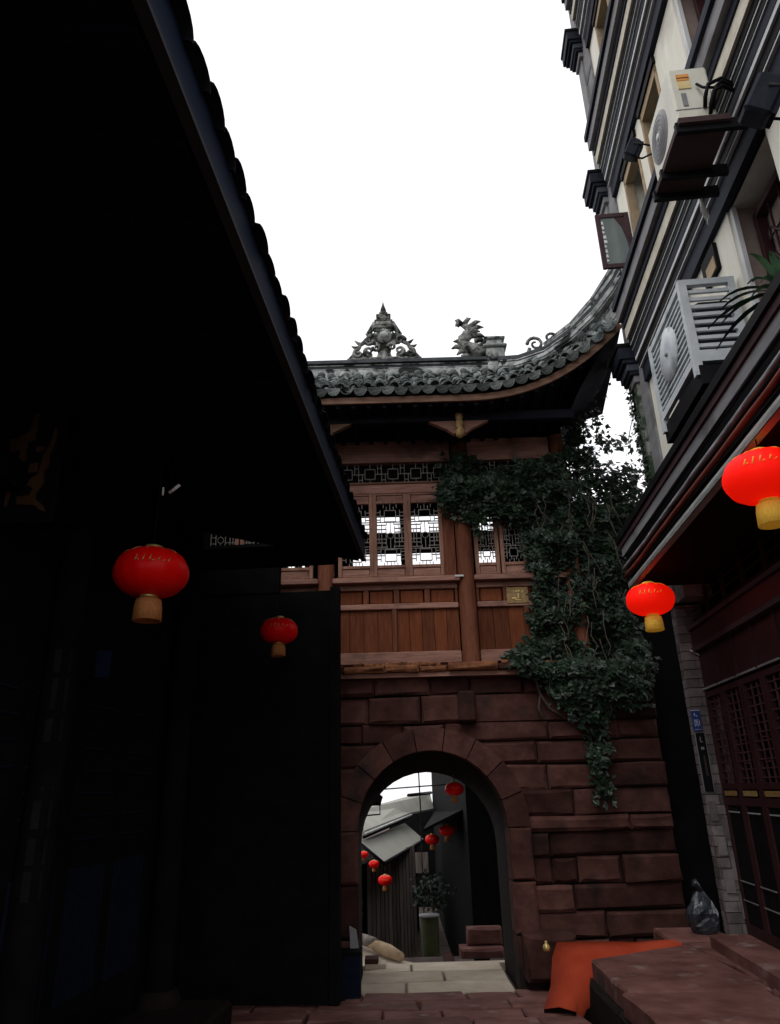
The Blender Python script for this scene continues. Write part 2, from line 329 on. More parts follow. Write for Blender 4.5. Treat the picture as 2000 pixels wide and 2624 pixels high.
# ================================================================== gate tower
GX, GR0, GR1, GZ = .42, .96, 1.21, 1.14
gate = thing('gate_tower', (.4,9.8,-.6), 'W', 'gate tower with a timber storey and tiled roof over a sandstone arch', 'gate tower')
core = MB()
ax = [GX-GR0]+[GX-GR0*math.cos(math.pi*i/18) for i in range(1,18)]+[GX+GR0]
az = [GZ+math.sqrt(max(0,GR0**2-(x-GX)**2)) for x in ax]
for x0,x1 in ((-4.6,GX-GR0),(GX+GR0,3.42)): core.box(x0,x1,9.9,11.3,-.9,3.06)
vs, fs = [], []
for x,z in zip(ax,az): vs += [(x,9.9,z),(x,9.9,3.06),(x,11.3,z-.26),(x,11.3,3.06)]
for i in range(len(ax)-1):
    a, b = i*4, i*4+4; fs += [(a,b,b+1,a+1),(a+2,a+3,b+3,b+2),(a,a+2,b+2,b),(a+1,b+1,b+3,a+3)]
core.add(vs, fs)
wall = core.part('stone_wall','mortar',gate)
cz = [3.03,2.76,2.40,2.17,1.87,1.56,1.25,1.07,.79,.49,.20,-.10,-.40,-.85]
sr_ = random.Random(21)
for i in range(len(cz)-1):
    z1, z0 = cz[i]-.006, cz[i+1]+.006; zm = (z0+z1)/2
    spans = []
    rr = GR1-.10
    if zm < GZ: e = GR1-.08
    else: e = math.sqrt(max(0, rr*rr-(zm-GZ)**2)) if zm-GZ < rr else 0
    spans = [(-4.5,3.42)] if e <= .05 else [(-4.5,GX-e),(GX+e,3.42)]
    for s0,s1 in spans:
        x = s0
        while x < s1-.02:
            w = sr_.choice((.35,.6,.8,1.0,1.3,1.5))*(1.15 if z1-z0>.3 else .9); x1 = x+w
            if s1-x1 < .35: x1 = s1
            y = 9.8+sr_.uniform(-.055,.035)
            if i == 2 and .75 < x < 1.3: y -= .03
            MB().stone(x+.006,x1-.006,y,9.99,z0+sr_.uniform(-.012,.012),z1+sr_.uniform(-.014,.010),sr_.uniform(.02,.04),.013,sr_).part('stone','sandstone',wall)
            x = x1
MB().cbox(.82,1.05,9.66,9.95,2.40,2.80,.03).part('tie_stone','sandstone',wall)
n = 9
for i in range(n):                                          # ring of the arch
    a0, a1 = math.pi*i/n+.006, math.pi*(i+1)/n-.006; yo = 9.70+sr_.uniform(-.012,.012)
    vs = []
    for y in (yo, 10.05):
        for r in (GR0-.03, GR1):
            for a in (a0,(a0+a1)/2,a1): vs.append((GX+r*math.cos(a), y+(.02 if (r>GR0 and y<10) else 0), GZ+r*math.sin(a)))
    MB().add(vs, [(0,1,4,3),(1,2,5,4),(8,7,10,11),(7,6,9,10),(3,4,10,9),(4,5,11,10),(1,0,6,7),(2,1,7,8),(0,3,9,6),(5,2,8,11)]).part('arch_stone','sandstone',wall)
for sgn in (-1,1):
    for z0,z1 in ((.55,1.14),(-.02,.54),(-.7,-.03)):
        xa, xb = sorted((GX+sgn*(GR0-.03), GX+sgn*GR1))
        MB().stone(xa,xb,9.70+sr_.uniform(-.012,.012),10.05,z0+.006,z1-.006,.025,.01,sr_).part('jamb_stone','sandstone',wall)
# projecting ledge with crumbling edge pieces
x = -1.55
while x < 2.3:
    w = sr_.uniform(.28,.7); MB().stone(x,x+w-.012,9.58+sr_.uniform(-.03,.05),9.95,3.05,3.14+sr_.uniform(-.01,.015),.02,.014,sr_).part('ledge_stone','ledge' if sr_.random()<.6 else 'sandstone',gate); x += w
MB().box(-2.4,2.6,9.66,10.0,2.99,3.05).part('ledge_board','wood_h',gate)
for k in range(34):
    xx = sr_.uniform(-1.0,1.6) if k%3 else sr_.uniform(-.9,.3); w = sr_.uniform(.04,.16)
    MB().cbox(xx,xx+w,9.60+sr_.uniform(0,.06),9.72+sr_.uniform(0,.06),3.13,3.16+sr_.uniform(0,.03),.01).part('tile_shard','ledge',gate)

# ---- timber storey
YW = 9.86
MB().box(-3.0,2.62,YW+.10,YW+.14,3.06,3.36).part('plinth_board','wood_h',gate)
MB().box(-3.0,2.62,9.9,11.25,6.78,6.84).part('ceiling','black_wood',gate)
MB().box(-3.0,2.62,9.9,11.25,3.06,3.10).part('floor','black_wood',gate)
for xx in (-3.05,2.60): MB().box(xx,xx+.05,YW+.02,11.25,3.06,6.8).part('side_wall','black_wood',gate)
bw = MB()                                                   # back wall with two bands of open windows
for z0,z1 in ((3.06,4.98),(5.20,5.54),(5.84,6.84)): bw.box(-3.0,2.62,11.18,11.24,z0,z1)
for x0,x1 in ((-3.0,-1.68),(-1.56,-1.46),(-1.40,-.62),(-.30,-.22),(.16,.28),(.80,1.40),(1.74,2.62)): bw.box(x0,x1,11.17,11.25,4.9,5.9)
bw.part('back_wall','black_wood',gate)
MB().box(-.75,-.66,11.17,11.25,4.9,5.9).part('back_post','black_wood',gate)
for x, r in ((-2.95,.12),(-.93,.12),(1.05,.12),(2.55,.12)):
    c = MB().lathe([(0,3.06),(r*1.35,3.06),(r*1.4,3.10),(r*1.3,3.16),(r,3.18),(r*.98,4.8),(r*.95,6.55),(0,6.55)],(x,YW,0),16)
    c.part('column','wood',gate)
    MB().cbox(x-.17,x+.17,YW-.17,YW+.10,3.02,3.12,.02).part('column_base','sandstone',gate)

def lattice(mb, x0,x1,z0,z1,y, t=.011, d=.022, horiz=False):
    def hb(xa,xb,z): mb.box(xa,xb,y,y+d,z-t/2,z+t/2)
    def vb(x,za,zb): mb.box(x-t/2,x+t/2,y+.002,y+d-.002,za,zb)
    w, h = x1-x0, z1-z0
    if horiz:
        k = max(2, int(w/.34)); cw = w/k
        for i in range(k):
            a = x0+i*cw; vb(a,z0,z1)
            m = a+cw/2; q = cw*.22
            hb(m-q,m+q,z0+h*.25); hb(m-q,m+q,z0+h*.75); vb(m-q,z0+h*.25,z0+h*.75); vb(m+q,z0+h*.25,z0+h*.75)
            hb(a,m-q,z0+h*.5); hb(m+q,a+cw,z0+h*.5); vb(m,z0,z0+h*.25); vb(m,z0+h*.75,z1)
            hb(a,m-q*1.5,z0+h*.22); hb(m+q*1.5,a+cw,z0+h*.8); vb(m-q*1.5,z0,z0+h*.5); vb(m+q*1.5,z0+h*.5,z1)
        return
    cx = (x0+x1)/2
    for fz in (.16,.80):                                    # two square panes in a fret of short bars
        q = w*.21; zc = z0+h*fz; qh = w*.22
        hb(cx-q,cx+q,zc-qh); hb(cx-q,cx+q,zc+qh); vb(cx-q,zc-qh,zc+qh); vb(cx+q,zc-qh,zc+qh)
        hb(x0,cx-q,zc); hb(cx+q,x1,zc)
        for s in (-1,1):
            vb(cx+s*w*.36,zc-h*.10,zc+h*.10); hb(min(cx+s*w*.36,cx+s*w*.5),max(cx+s*w*.36,cx+s*w*.5),zc+h*.06); hb(min(cx+s*w*.36,cx+s*w*.5),max(cx+s*w*.36,cx+s*w*.5),zc-h*.06)
            vb(cx+s*w*.13,zc+qh,zc+qh+h*.07); vb(cx+s*w*.13,zc-qh-h*.05,zc-qh)
    zc = z0+h*.48
    mb.tube([(cx+.045*math.cos(a),y+d/2,zc+.045*math.sin(a)) for a in [i*math.pi/6 for i in range(13)]], t*.6, 5, False)
    for s in (-1,1):
        for k in (.30,.37,.43,.53,.59,.66): hb(min(cx+s*w*.14,cx+s*w*.5),max(cx+s*w*.14,cx+s*w*.5),z0+h*k+s*.006)
        vb(cx+s*w*.32,z0+h*.29,z0+h*.67); vb(cx+s*w*.16,z0+h*.33,z0+h*.63); vb(cx+s*w*.42,z0+h*.37,z0+h*.59)
        vb(cx+s*w*.24,z0,z0+h*.05); vb(cx+s*w*.24,z0+h*.93,z1)
    vb(cx,z0+h*.28,z0+h*.42); vb(cx,z0+h*.54,z0+h*.69); hb(x0,x1,z0+h*.265); hb(x0,x1,z0+h*.70); vb(cx,z0,z0+h*.07); vb(cx,z0+h*.9,z1)

def rail(x0,x1,z0,z1,y0=YW,y1=YW+.10,m='wood_h',name='rail'): return MB().cbox(x0,x1,y0,y1,z0,z1,.008).part(name,m,gate)
def wood_bay(x0, x1, sashes, planks):
    rail(x0,x1,3.20,3.36); rail(x0,x1,3.955,4.035); rail(x0,x1,4.235,4.315); rail(x0-.03,x1+.03,4.315,4.385,YW-.12,YW+.06,'wood_h','sill')
    rail(x0,x1,4.385,4.43,YW+.01); rail(x0,x1,5.70,5.85); rail(x0,x1,6.20,6.56,YW-.01,YW+.11,'wood_h','beam'); rail(x0,x1,5.845,5.875,YW-.03,YW+.04,'fascia','moulding')
    for p in planks: rail(p-.035,p+.035,3.36,3.955,YW+.004,YW+.09,'wood','post')
    edges = [x0]+list(planks)+[x1]
    for a,b in zip(edges[:-1],edges[1:]):                   # wainscot boards
        a2, b2 = a+(.035 if a!=x0 else 0), b-(.035 if b!=x1 else 0); k = max(2,int((b2-a2)/.17)); cw=(b2-a2)/k
        for i in range(k): MB().cbox(a2+i*cw+.002,a2+(i+1)*cw-.002,YW+.045+random.uniform(0,.006),YW+.07,3.36,3.955,.004).part('plank','wood_orange' if random.random()<.35 else 'plank_wood',gate)
    pw = .48; k = max(1,int(round((x1-x0)/pw))); cw=(x1-x0)/k
    for i in range(k+1):
        xx = x0+i*cw; rail(max(x0,xx-.04),min(x1,xx+.04),4.035,4.235,YW+.004,YW+.09,'wood','stile')
        if i<k: MB().cbox(xx+.055,xx+cw-.055,YW+.04,YW+.07,4.045,4.225,.015).part('panel','wood_orange',gate)
    MB().box(x0,x1,YW+.072,YW+.088,3.36,4.3).part('backing_board','black_wood',gate)
    for (a,b) in sashes:
        f = MB()
        f.cbox(a,a+.055,YW+.01,YW+.08,4.43,5.70,.006).cbox(b-.055,b,YW+.01,YW+.08,4.43,5.70,.006)
        for z0,z1 in ((4.43,4.455),(4.555,4.60),(5.545,5.59),(5.675,5.70)): f.cbox(a+.055,b-.055,YW+.012,YW+.078,z0,z1,.005)
        w_ = f.part('window','frame_wood',gate)
        MB().cbox(a+.06,b-.06,YW+.03,YW+.05,4.457,4.553,.012).part('panel','wood_h',w_)
        MB().cbox(a+.06,b-.06,YW+.03,YW+.05,5.592,5.673,.012).part('panel','wood_h',w_)
        l = MB(); lattice(l,a+.055,b-.055,4.60,5.545,YW+.035); l.part('lattice','lattice',w_)
    t = MB(); lattice(t,x0,x1,5.875,6.20,YW+.05,.011,.022,True); t.part('transom_lattice','lattice',gate)
    MB().box(x0,x1,YW+.12,YW+.13,5.85,6.22).part('transom_backing','black_wood',gate)
wood_bay(-.80,.92,[(-.76,-.255),(-.255,.25),(.25,.755)],[.02])
wood_bay(1.18,2.42,[(1.20,1.55),(1.57,1.95),(1.98,2.36)],[1.86])
wood_bay(-2.80,-1.06,[(-2.74,-2.2),(-2.18,-1.66),(-1.64,-1.12)],[-1.95])
MB().box(.755,.92,YW+.02,YW+.07,4.43,5.70).part('jamb_board','wood',gate)
pl = MB().cbox(1.60,1.90,YW-.012,YW+.0,3.99,4.22,.004).part('plaque','gold',gate,'small carved plaque with worn gilt marks')
for (x,z,w,h) in ((1.72,4.15,.03,.02),(1.76,4.15,.02,.03),(1.80,4.15,.03,.015),(1.67,4.05,.06,.02),(1.75,4.06,.015,.07),(1.70,4.03,.09,.01)):
    MB().box(x,x+w,YW-.02,YW-.011,z,z+h).part('gilt_mark','brass',pl)
MB().box(.88,1.0,YW-.14,YW-.10,4.36,4.385).part('sill_end','white_trim',gate)

# ---- eave, soffit, roof
YR, ZR = 10.0, 7.78
def upt(x): return 0 if x < 1.1 else .62*((x-1.1)/2.0)**2+.22*((x-1.1)/2.0)**3
def eave(x): return Vector((x, 8.62-.10*max(0,(x-1.5)/1.9)**2, 6.64+upt(x)))
HIP = [(1.72,10.0,7.80),(2.1,9.68,7.62),(2.45,9.36,7.56),(2.8,9.05,7.66),(3.08,8.78,7.83),(3.32,8.50,8.06)]
def hip(x):
    if x <= HIP[0][0]: return Vector((x,YR,ZR))
    for (a,b) in zip(HIP[:-1],HIP[1:]):
        if x <= b[0]: t=(x-a[0])/(b[0]-a[0]); return Vector(a).lerp(Vector(b),t)
    return Vector(HIP[-1])
def roofp(x, s):
    e, h = eave(x), hip(x); p = e.lerp(h, s); p.z -= .10*math.sin(math.pi*s)*min(1,(h-e).length/1.6); return p
X0 = -3.6
def grid(mb, fn, us, vs_, flip=False):
    k = len(mb.v)
    for u in us:
        for v in vs_: mb.v.append(Vector(fn(u,v)))
    nv = len(vs_)
    for i in range(len(us)-1):
        for j in range(nv-1):
            q = k+i*nv+j; f = (q,q+nv,q+nv+1,q+1); mb.f.append(tuple(reversed(f)) if flip else f); mb.sm.append(True)
us = [X0+i*.2 for i in range(int((3.32-X0)/.2)+1)]+[3.32]; sv = [i/6 for i in range(7)]
deck = MB(); grid(deck, lambda u,v: roofp(u,v), us, sv)
grid(deck, lambda u,v: roofp(u,v)-Vector((0,0,.05)), us, sv, True)
grid(deck, lambda u,v: (u, 2*YR-roofp(u,v).y, roofp(u,v).z), us, sv, True)     # rear slope
def sidep(y, s):                                                               # hipped end towards the tall house
    t = (y-8.5)/3.0; e = Vector((3.30-.25*math.sin(math.pi*t), y, 6.95+.95*(2*t-1)**4)); hx = 3.32-1.6*(1-abs(2*t-1)); h = hip(hx); h.y = y; return e.lerp(h, s)
grid(deck, sidep, [8.5+i*.25 for i in range(13)], [i/4 for i in range(5)])
roof = deck.part('roof','tile',gate)
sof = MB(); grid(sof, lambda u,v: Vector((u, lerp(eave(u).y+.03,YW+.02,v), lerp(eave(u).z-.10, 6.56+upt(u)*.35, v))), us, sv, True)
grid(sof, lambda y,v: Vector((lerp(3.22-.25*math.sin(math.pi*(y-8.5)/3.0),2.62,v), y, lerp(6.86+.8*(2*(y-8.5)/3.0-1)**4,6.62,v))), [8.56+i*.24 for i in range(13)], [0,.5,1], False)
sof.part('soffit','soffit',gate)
fa = MB(); fp = [eave(u)+Vector((0,.02,-.10)) for u in us]
fa.sweep(fp, [(-.02,-.02),(.02,-.02),(.02,.075),(-.02,.075)]); fa.part('fascia','fascia',gate)
for i in range(32):                                         # rafters under the eave
    x = -3.4+i*.21
    if x > 3.1: break
    e = eave(x); a = Vector((x,e.y+.06,e.z-.13)); b = Vector((x,YW,6.53+upt(x)*.35))
    MB().sweep([a,b],[(-.028,-.03),(.028,-.03),(.028,.03),(-.028,.03)]).part('rafter','soffit',gate)
MB().cbox(-3.3,2.62,9.00,9.10,6.42,6.56,.01).part('eave_beam','soffit',gate)
for x in (-.93,1.0):                                        # curved brackets and hanging posts
    br = [(x-.42,6.42),(x-.30,6.36),(x-.18,6.30),(x-.08,6.22),(x+.08,6.22),(x+.18,6.30),(x+.30,6.36),(x+.42,6.42)]
    MB().prism(br,9.01,9.09).part('bracket','fascia' if x<0 else 'wood_h',gate)
    MB().cbox(x-.05,x+.05,9.05,YW,6.44,6.54,.01).part('tie_beam','soffit',gate)
    pd = MB().lathe([(0,6.50),(.055,6.50),(.06,6.44),(.045,6.41),(.065,6.37),(.065,6.30),(.045,6.28),(.06,6.25),(.075,6.21),(.06,6.16),(.03,6.13),(0,6.12)],(x,8.95,0),14,7,.2)
    pd.part('hanging_post','gold',gate)

def halftile(r, L, a0, a1, th, concave, drip=False, seg=7):
    mb = MB(); vs=[]; fs=[]
    for yy,k in ((0,1.0),(L,.88)):
        for rad in (r,r-th):
            for i in range(seg+1):
                a = R(lerp(a0,a1,i/seg)); vs.append((rad*k*math.cos(a), yy, rad*k*math.sin(a)*(-1 if concave else 1)+(r*.55 if concave else 0)))
    q = seg+1
    for i in range(seg):
        fs += [(i,i+1,2*q+i+1,2*q+i),(q+i+1,q+i,3*q+i,3*q+i+1),(i+1,i,q+i,q+i+1)]
    mb.add(vs,fs,True)
    if drip:
        pts = [(r*.95*math.cos(a)*1.0, -.006, (-r*.95*math.sin(a)*1.15+r*.5)) for a in [math.pi*i/8 for i in range(9)]]
        vs2 = pts+[(x,.012,z) for x,_,z in pts]; m=len(pts)
        mb.add(vs2,[tuple(range(m)),tuple(range(2*m-1,m-1,-1))]+[(i,m+i,m+(i+1)%m,(i+1)%m) for i in range(m)])
    return mb
ME_COVER = halftile(.070,.30,12,168,.014,False).mesh('cover_tile','tile')
ME_PAN = halftile(.105,.30,25,155,.014,True).mesh('pan_tile','tile')
ME_DRIP = halftile(.100,.30,25,155,.014,True,True).mesh('drip_tile','tile')
tr_ = random.Random(8)
PITCHX = .185
for i in range(25):
    x = -1.28+i*PITCHX
    for kind in (0,1):
        xx = x+(PITCHX/2 if kind else 0)
        if xx > 3.16: continue
        Lh = (hip(xx)-eave(xx)).length; nr = max(1,min(6,int(Lh/.27)))
        for r_ in range(nr):
            s = r_*.27/Lh; p = roofp(xx,s); q = roofp(xx,min(1,s+.05)); ty_ = (q-p).normalized()
            tx = (roofp(xx+.05,s)-roofp(xx-.05,s)).normalized(); tz = tx.cross(ty_).normalized(); tx = ty_.cross(tz)
            off = tz*(.045+.055*kind+.012)+ty_*(-.05)
            mt = Matrix((tx,ty_,tz)).transposed().to_4x4(); mt = Matrix.Translation(p+off+Vector((tr_.uniform(-.012,.012),0,tr_.uniform(-.008,.012)))) @ mt @ Matrix.Rotation(tr_.uniform(-.16,.16),4,'Z') @ Matrix.Rotation(-.06+tr_.uniform(-.07,.05),4,'X')
            piece('roof_tile', ME_COVER if kind else (ME_DRIP if r_==0 and tr_.random()<.75 else ME_PAN), roof, mt)
rb = MB(); rb.box(X0,1.70,9.90,10.10,7.66,7.86)
rdg = rb.part('ridge','ridge',gate)
MB().box(X0,1.70,9.93,10.07,7.86,7.98).part('ridge_recess','ridge_dark',rdg)
MB().prism([(9.88,7.98),(10.12,7.98),(10.10,8.04),(10.04,8.09),(9.96,8.09),(9.90,8.04)],X0,1.70,'yz').part('ridge_cap','ridge_dark',rdg)
for z in (7.885,7.955): MB().box(X0,1.70,9.915,9.935,z-.008,z+.008).part('ridge_line','ridge',rdg)
for k in range(10):                                          # pebbly packing of tiles along the foot of the ridge
    x = -1.2+k*.30; MB().tube([(x,9.86,7.70),(x+.24,9.86,7.70)],.035,8).part('ridge_roll','tile',rdg)
hp = [Vector(p) for p in HIP]; hp = [hp[0].lerp(hp[1],.3)]+hp[1:]+[Vector((3.42,8.40,8.22))]
hr = MB().sweep([p+Vector((0,0,.02)) for p in hp],[(-.11,0),(.11,0),(.11,.10),(-.11,.10)]).part('hip_ridge','ridge',gate)
MB().sweep([p+Vector((0,0,.12)) for p in hp],[(-.08,0),(.08,0),(.08,.06),(-.08,.06)]).part('ridge_recess','ridge_dark',hr)
MB().sweep([p+Vector((0,0,.18)) for p in hp],[(-.10,0),(.10,0),(.08,.07),(-.08,.07)]).part('ridge_cap','ridge_dark',hr)
for dz,sx in ((.05,-.115),(.15,-.09)):
    MB().sweep([p+Vector((0,-.0,dz)) for p in hp],[(sx-.012,0),(sx+.012,0),(sx+.012,.02),(sx-.012,.02)]).part('ridge_line','ridge',hr)
    MB().sweep([p+Vector((0,-.0,dz)) for p in hp],[(-sx-.012,0),(-sx+.012,0),(-sx+.012,.02),(-sx-.012,.02)]).part('ridge_line','ridge',hr)
for q,(k0,m_) in enumerate(((.10,'ridge'),(.19,'ridge_dark'),(.28,'ridge'))):
    tp_ = [p+Vector((0,0,.24+k0*(i/(len(hp)-1))**2)) for i,p in enumerate(hp)][2:]
    MB().sweep(tp_,[(-.085,-.02),(.085,-.02),(.085,.035),(-.085,.035)]).part('ridge_course',m_,hr)
fan = MB()                                                   # spread tip of the upturned corner
for k in range(5):
    a = k/4; p0 = Vector((3.18,8.66,7.62+.16*a)); p1 = Vector((3.40-.02*a,8.44,7.78+.44*a)); p2 = Vector((3.47-.05*a,8.36,7.92+.58*a))
    fan.tube([p0,p1,p2],[.05,.045,.028],7)
fan.part('corner_tip','ridge',hr)

# ---- ridge ornaments
def swirl(mb, x, y, z, r, turns, start, sgn, t=.03, n=18):
    pts = []
    for i in range(n+1):
        k = i/n; a = start+sgn*k*turns*2*math.pi; q = r*(1-.78*k); pts.append((x+q*math.cos(a), y, z+q*math.sin(a)))
    mb.tube(pts,[t*(1-.5*i/n) for i in range(n+1)],6)
orn = MB(); cx = -.02; yo = 9.99
OUT = [(178,0),(138,38),(122,62),(118,70),(84,90),(62,118),(74,122),(50,158),(44,172)]      # half outline, photo units
for s in (-1,1):
    orn.tube([(cx+s*x/304,yo,8.09+z/241) for x,z in OUT],[.022,.035,.035,.03,.045,.05,.045,.045,.04],7)
    orn.prism([(cx+s*x/304,8.09+z/241) for x,z in ((60,0),(168,4),(132,40),(112,30),(84,44),(58,26))],yo-.015,yo+.02)
    orn.prism([(cx+s*x/304,8.09+z/241) for x,z in ((40,70),(78,74),(84,92),(64,116),(44,128),(30,108))],yo-.01,yo+.025)
    swirl(orn,cx+s*.42,yo-.03,8.20,.085,1.2,math.pi/2,-s,.030); swirl(orn,cx+s*.25,yo-.03,8.24,.085,1.2,-math.pi/2,s,.032)
    swirl(orn,cx+s*.26,yo-.03,8.44,.085,1.1,0,s,.032); swirl(orn,cx+s*.12,yo-.03,8.31,.07,1.1,math.pi,-s,.03); swirl(orn,cx+s*.12,yo-.02,8.68,.06,1,math.pi/2,s,.028)
    orn.tube([(cx+s*.36,yo,8.38),(cx+s*.43,yo,8.42),(cx+s*.48,yo,8.47)],[.035,.025,.008],6); orn.tube([(cx+s*.42,yo,8.33),(cx+s*.50,yo,8.34),(cx+s*.53,yo,8.37)],[.03,.022,.008],6)
    orn.tube([(cx+s*.21,yo,8.58),(cx+s*.27,yo,8.56),(cx+s*.30,yo,8.60)],[.03,.022,.008],6)
    orn.tube([(cx+s*.05,yo,8.12),(cx+s*.35,yo,8.11),(cx+s*.60,yo,8.10)],.03,6)
ornp = orn.part('ridge_ornament','ornament',gate)
MB().lathe([(0,-.055),(.12,-.055),(.135,-.02),(.135,.05),(0,.05)],(cx,yo-.02,8.52),20,axis='y').part('medallion','ornament',ornp)
MB().lathe([(0,-.085),(.05,-.08),(.08,-.055),(.08,0),(0,0)],(cx,yo-.02,8.52),10,5,.15,axis='y').part('rosette','ridge',ornp)
MB().prism([(cx-.14,8.09),(cx+.14,8.09),(cx+.10,8.22),(cx+.13,8.36),(cx+.10,8.48),(cx+.13,8.66),(cx-.13,8.66),(cx-.10,8.48),(cx-.13,8.36),(cx-.10,8.22)],yo-.005,yo+.03).part('crest_body','ornament',ornp)
tw = MB()
for hw,z0,z1 in ((.17,8.66,8.72),(.13,8.72,8.80),(.15,8.80,8.83),(.10,8.83,8.91),(.12,8.91,8.94),(.07,8.94,8.98)): tw.cbox(cx-hw,cx+hw,yo-.07,yo+.07,z0,z1,.012)
tw.part('stepped_cap','ornament',ornp)
MB().lathe([(.03,8.97),(.05,9.02),(.045,9.07),(.02,9.14),(.003,9.22)],(cx,yo,0),10).part('finial','ridge_dark',ornp)

drg = MB()                                                   # leaping fish-dragon on the ridge end, tail up
bd = [(1.62,8.14),(1.50,8.20),(1.36,8.24),(1.27,8.32),(1.28,8.44),(1.36,8.52),(1.40,8.60),(1.35,8.67),(1.26,8.72)]
drg.tube([(x,yo,z) for x,z in bd],[.11,.13,.125,.11,.10,.085,.075,.06,.03],8)
drg.tube([(1.62,yo,8.12),(1.40,yo,8.14),(1.22,yo,8.12)],[.05,.07,.02],7)
for (x,z,dx,dz) in ((1.27,8.34,-.16,.06),(1.25,8.28,-.18,-.02),(1.30,8.22,-.15,-.08),(1.30,8.46,.0,.14),(1.36,8.54,.20,.04),(1.40,8.60,.22,.06),(1.38,8.66,.20,.12),(1.30,8.72,.12,.12),(1.26,8.72,-.10,.09),(1.42,8.50,.22,-.04),(1.45,8.40,.20,-.02),(1.50,8.28,.18,.06),(1.22,8.72,-.06,-.03)):
    drg.tube([(x,yo,z),(x+dx*.6,yo-.02,z+dz*.6+.02),(x+dx,yo,z+dz)],[.05,.04,.010],6)
dp = drg.part('ridge_dragon','ornament',gate)
ped = MB()
for hw,z0,z1 in ((.17,7.70,7.86),(.13,7.86,7.96),(.15,7.96,8.20),(.19,8.20,8.26),(.13,8.26,8.36),(.17,8.36,8.40),(.08,8.40,8.46)): ped.cbox(1.76-hw,1.76+hw,yo-hw*.8,yo+hw*.8,z0,z1,.02)
ped.part('pedestal','ridge',gate)
sc = MB(); swirl(sc,2.32,9.50,7.98,.13,1.3,math.pi,-1,.03); swirl(sc,2.52,9.33,7.97,.09,1.2,0,1,.026); sc.tube([(2.18,9.62,7.72),(2.2,9.6,7.85),(2.24,9.56,7.95)],.03,6); sc.tube([(2.36,9.47,7.70),(2.37,9.47,7.83)],.03,6); sc.tube([(2.5,9.35,7.72),(2.52,9.33,7.9)],.025,6)
sc.part('scroll_ornament','ornament',hr)

# wall that closes the gap between gate and tall house, and the dark alley end
MB().box(2.66,6.5,10.15,10.5,-.5,5.55).thing('side_wall','black_wood',(3.3,10.3,-.5),'W','dark wall beside the gate smothered by ivy','wall')

# ================================================================== ivy
def inside(p, poly):
    c = False; n = len(poly)
    for i in range(n):
        (x0,y0),(x1,y1) = poly[i],poly[i-1]
        if (y0>p[1]) != (y1>p[1]) and p[0] < (x1-x0)*(p[1]-y0)/(y1-y0)+x0: c = not c
    return c
IVY = [(.76,6.10),(1.05,6.18),(1.5,6.02),(1.95,5.97),(2.3,6.05),(2.62,6.2),(2.74,6.6),(2.86,7.0),(3.02,7.05),(2.98,6.75),(2.98,6.35),(3.12,6.05),(3.42,5.92),(3.58,5.98),(3.72,5.9),(3.62,5.2),(3.40,4.6),(3.28,4.1),(3.28,3.7),(3.40,3.1),(3.2,2.55),(2.74,2.56),(2.62,1.95),(2.50,1.80),(2.42,2.3),(2.10,2.66),(1.86,2.95),(1.50,3.12),(1.62,3.24),(1.98,3.5),(1.88,3.66),(1.95,3.85),(2.04,4.25),(1.92,4.6),(1.93,5.1),(1.62,5.2),(1.2,5.10),(.96,5.28),(.74,5.38)]
iv = random.Random(17)
ivy = thing('ivy', (2.6,9.7,-.3), 'W', 'dense dark green ivy climbing the gate tower beside the tall house', 'ivy')
leafv, leaff = [], []
def leaf(p, nrm, size, rot):
    nrm = nrm.normalized(); t = nrm.orthogonal().normalized(); t = Matrix.Rotation(rot,3,nrm) @ t; b = nrm.cross(t)
    k = len(leafv); w = size*.5
    leafv.extend([p, p+b*size*.35+t*w*.9-nrm*size*.08, p+b*size*.62+t*w*.35, p+b*size*1.05-nrm*size*.12, p+b*size*.62-t*w*.35, p+b*size*.35-t*w*.9-nrm*size*.08])
    leaff.extend([(k,k+1,k+2,k+3),(k,k+3,k+4,k+5)])
cnt = 0
while cnt < 21000:
    x, z = iv.uniform(.6,3.8), iv.uniform(1.7,7.1)
    if not inside((x+iv.gauss(0,.05),z+iv.gauss(0,.05)), IVY): continue
    nz = noise.noise(Vector((x*1.9,z*1.9,3.1)))+.5*noise.noise(Vector((x*4.5,z*4.5,1.1)))
    if nz < -.33 and iv.random() < .72: continue
    thick = max(.04,.20+.30*nz)
    yb = 9.72 if z < 3.1 else (9.84 if x < 2.6 else 10.02)
    if z > 6.0 and x > 2.5: yb = 9.9
    y = yb-thick*iv.random()**.6-.02
    n_ = Vector((iv.gauss(0,.5),-1,iv.gauss(.55,.5)))
    leaf(Vector((x,y,z)), n_, iv.choice((.035,.05,.06,.075,.09,.12))*iv.uniform(.85,1.15), iv.uniform(1.9,4.4)); cnt += 1
def strand(pts, nl, spread, s0=.06, s1=.11):
    pts = [Vector(p) for p in pts]
    for _ in range(nl):
        t = iv.random()*(len(pts)-1); i = int(t); p = pts[i].lerp(pts[i+1],t-i)
        leaf(p+Vector((iv.gauss(0,spread),iv.gauss(0,spread),iv.gauss(0,spread))), Vector((iv.gauss(0,.8),-1,iv.gauss(.3,.7))), iv.uniform(s0,s1), iv.uniform(0,6.28))
st = MB()
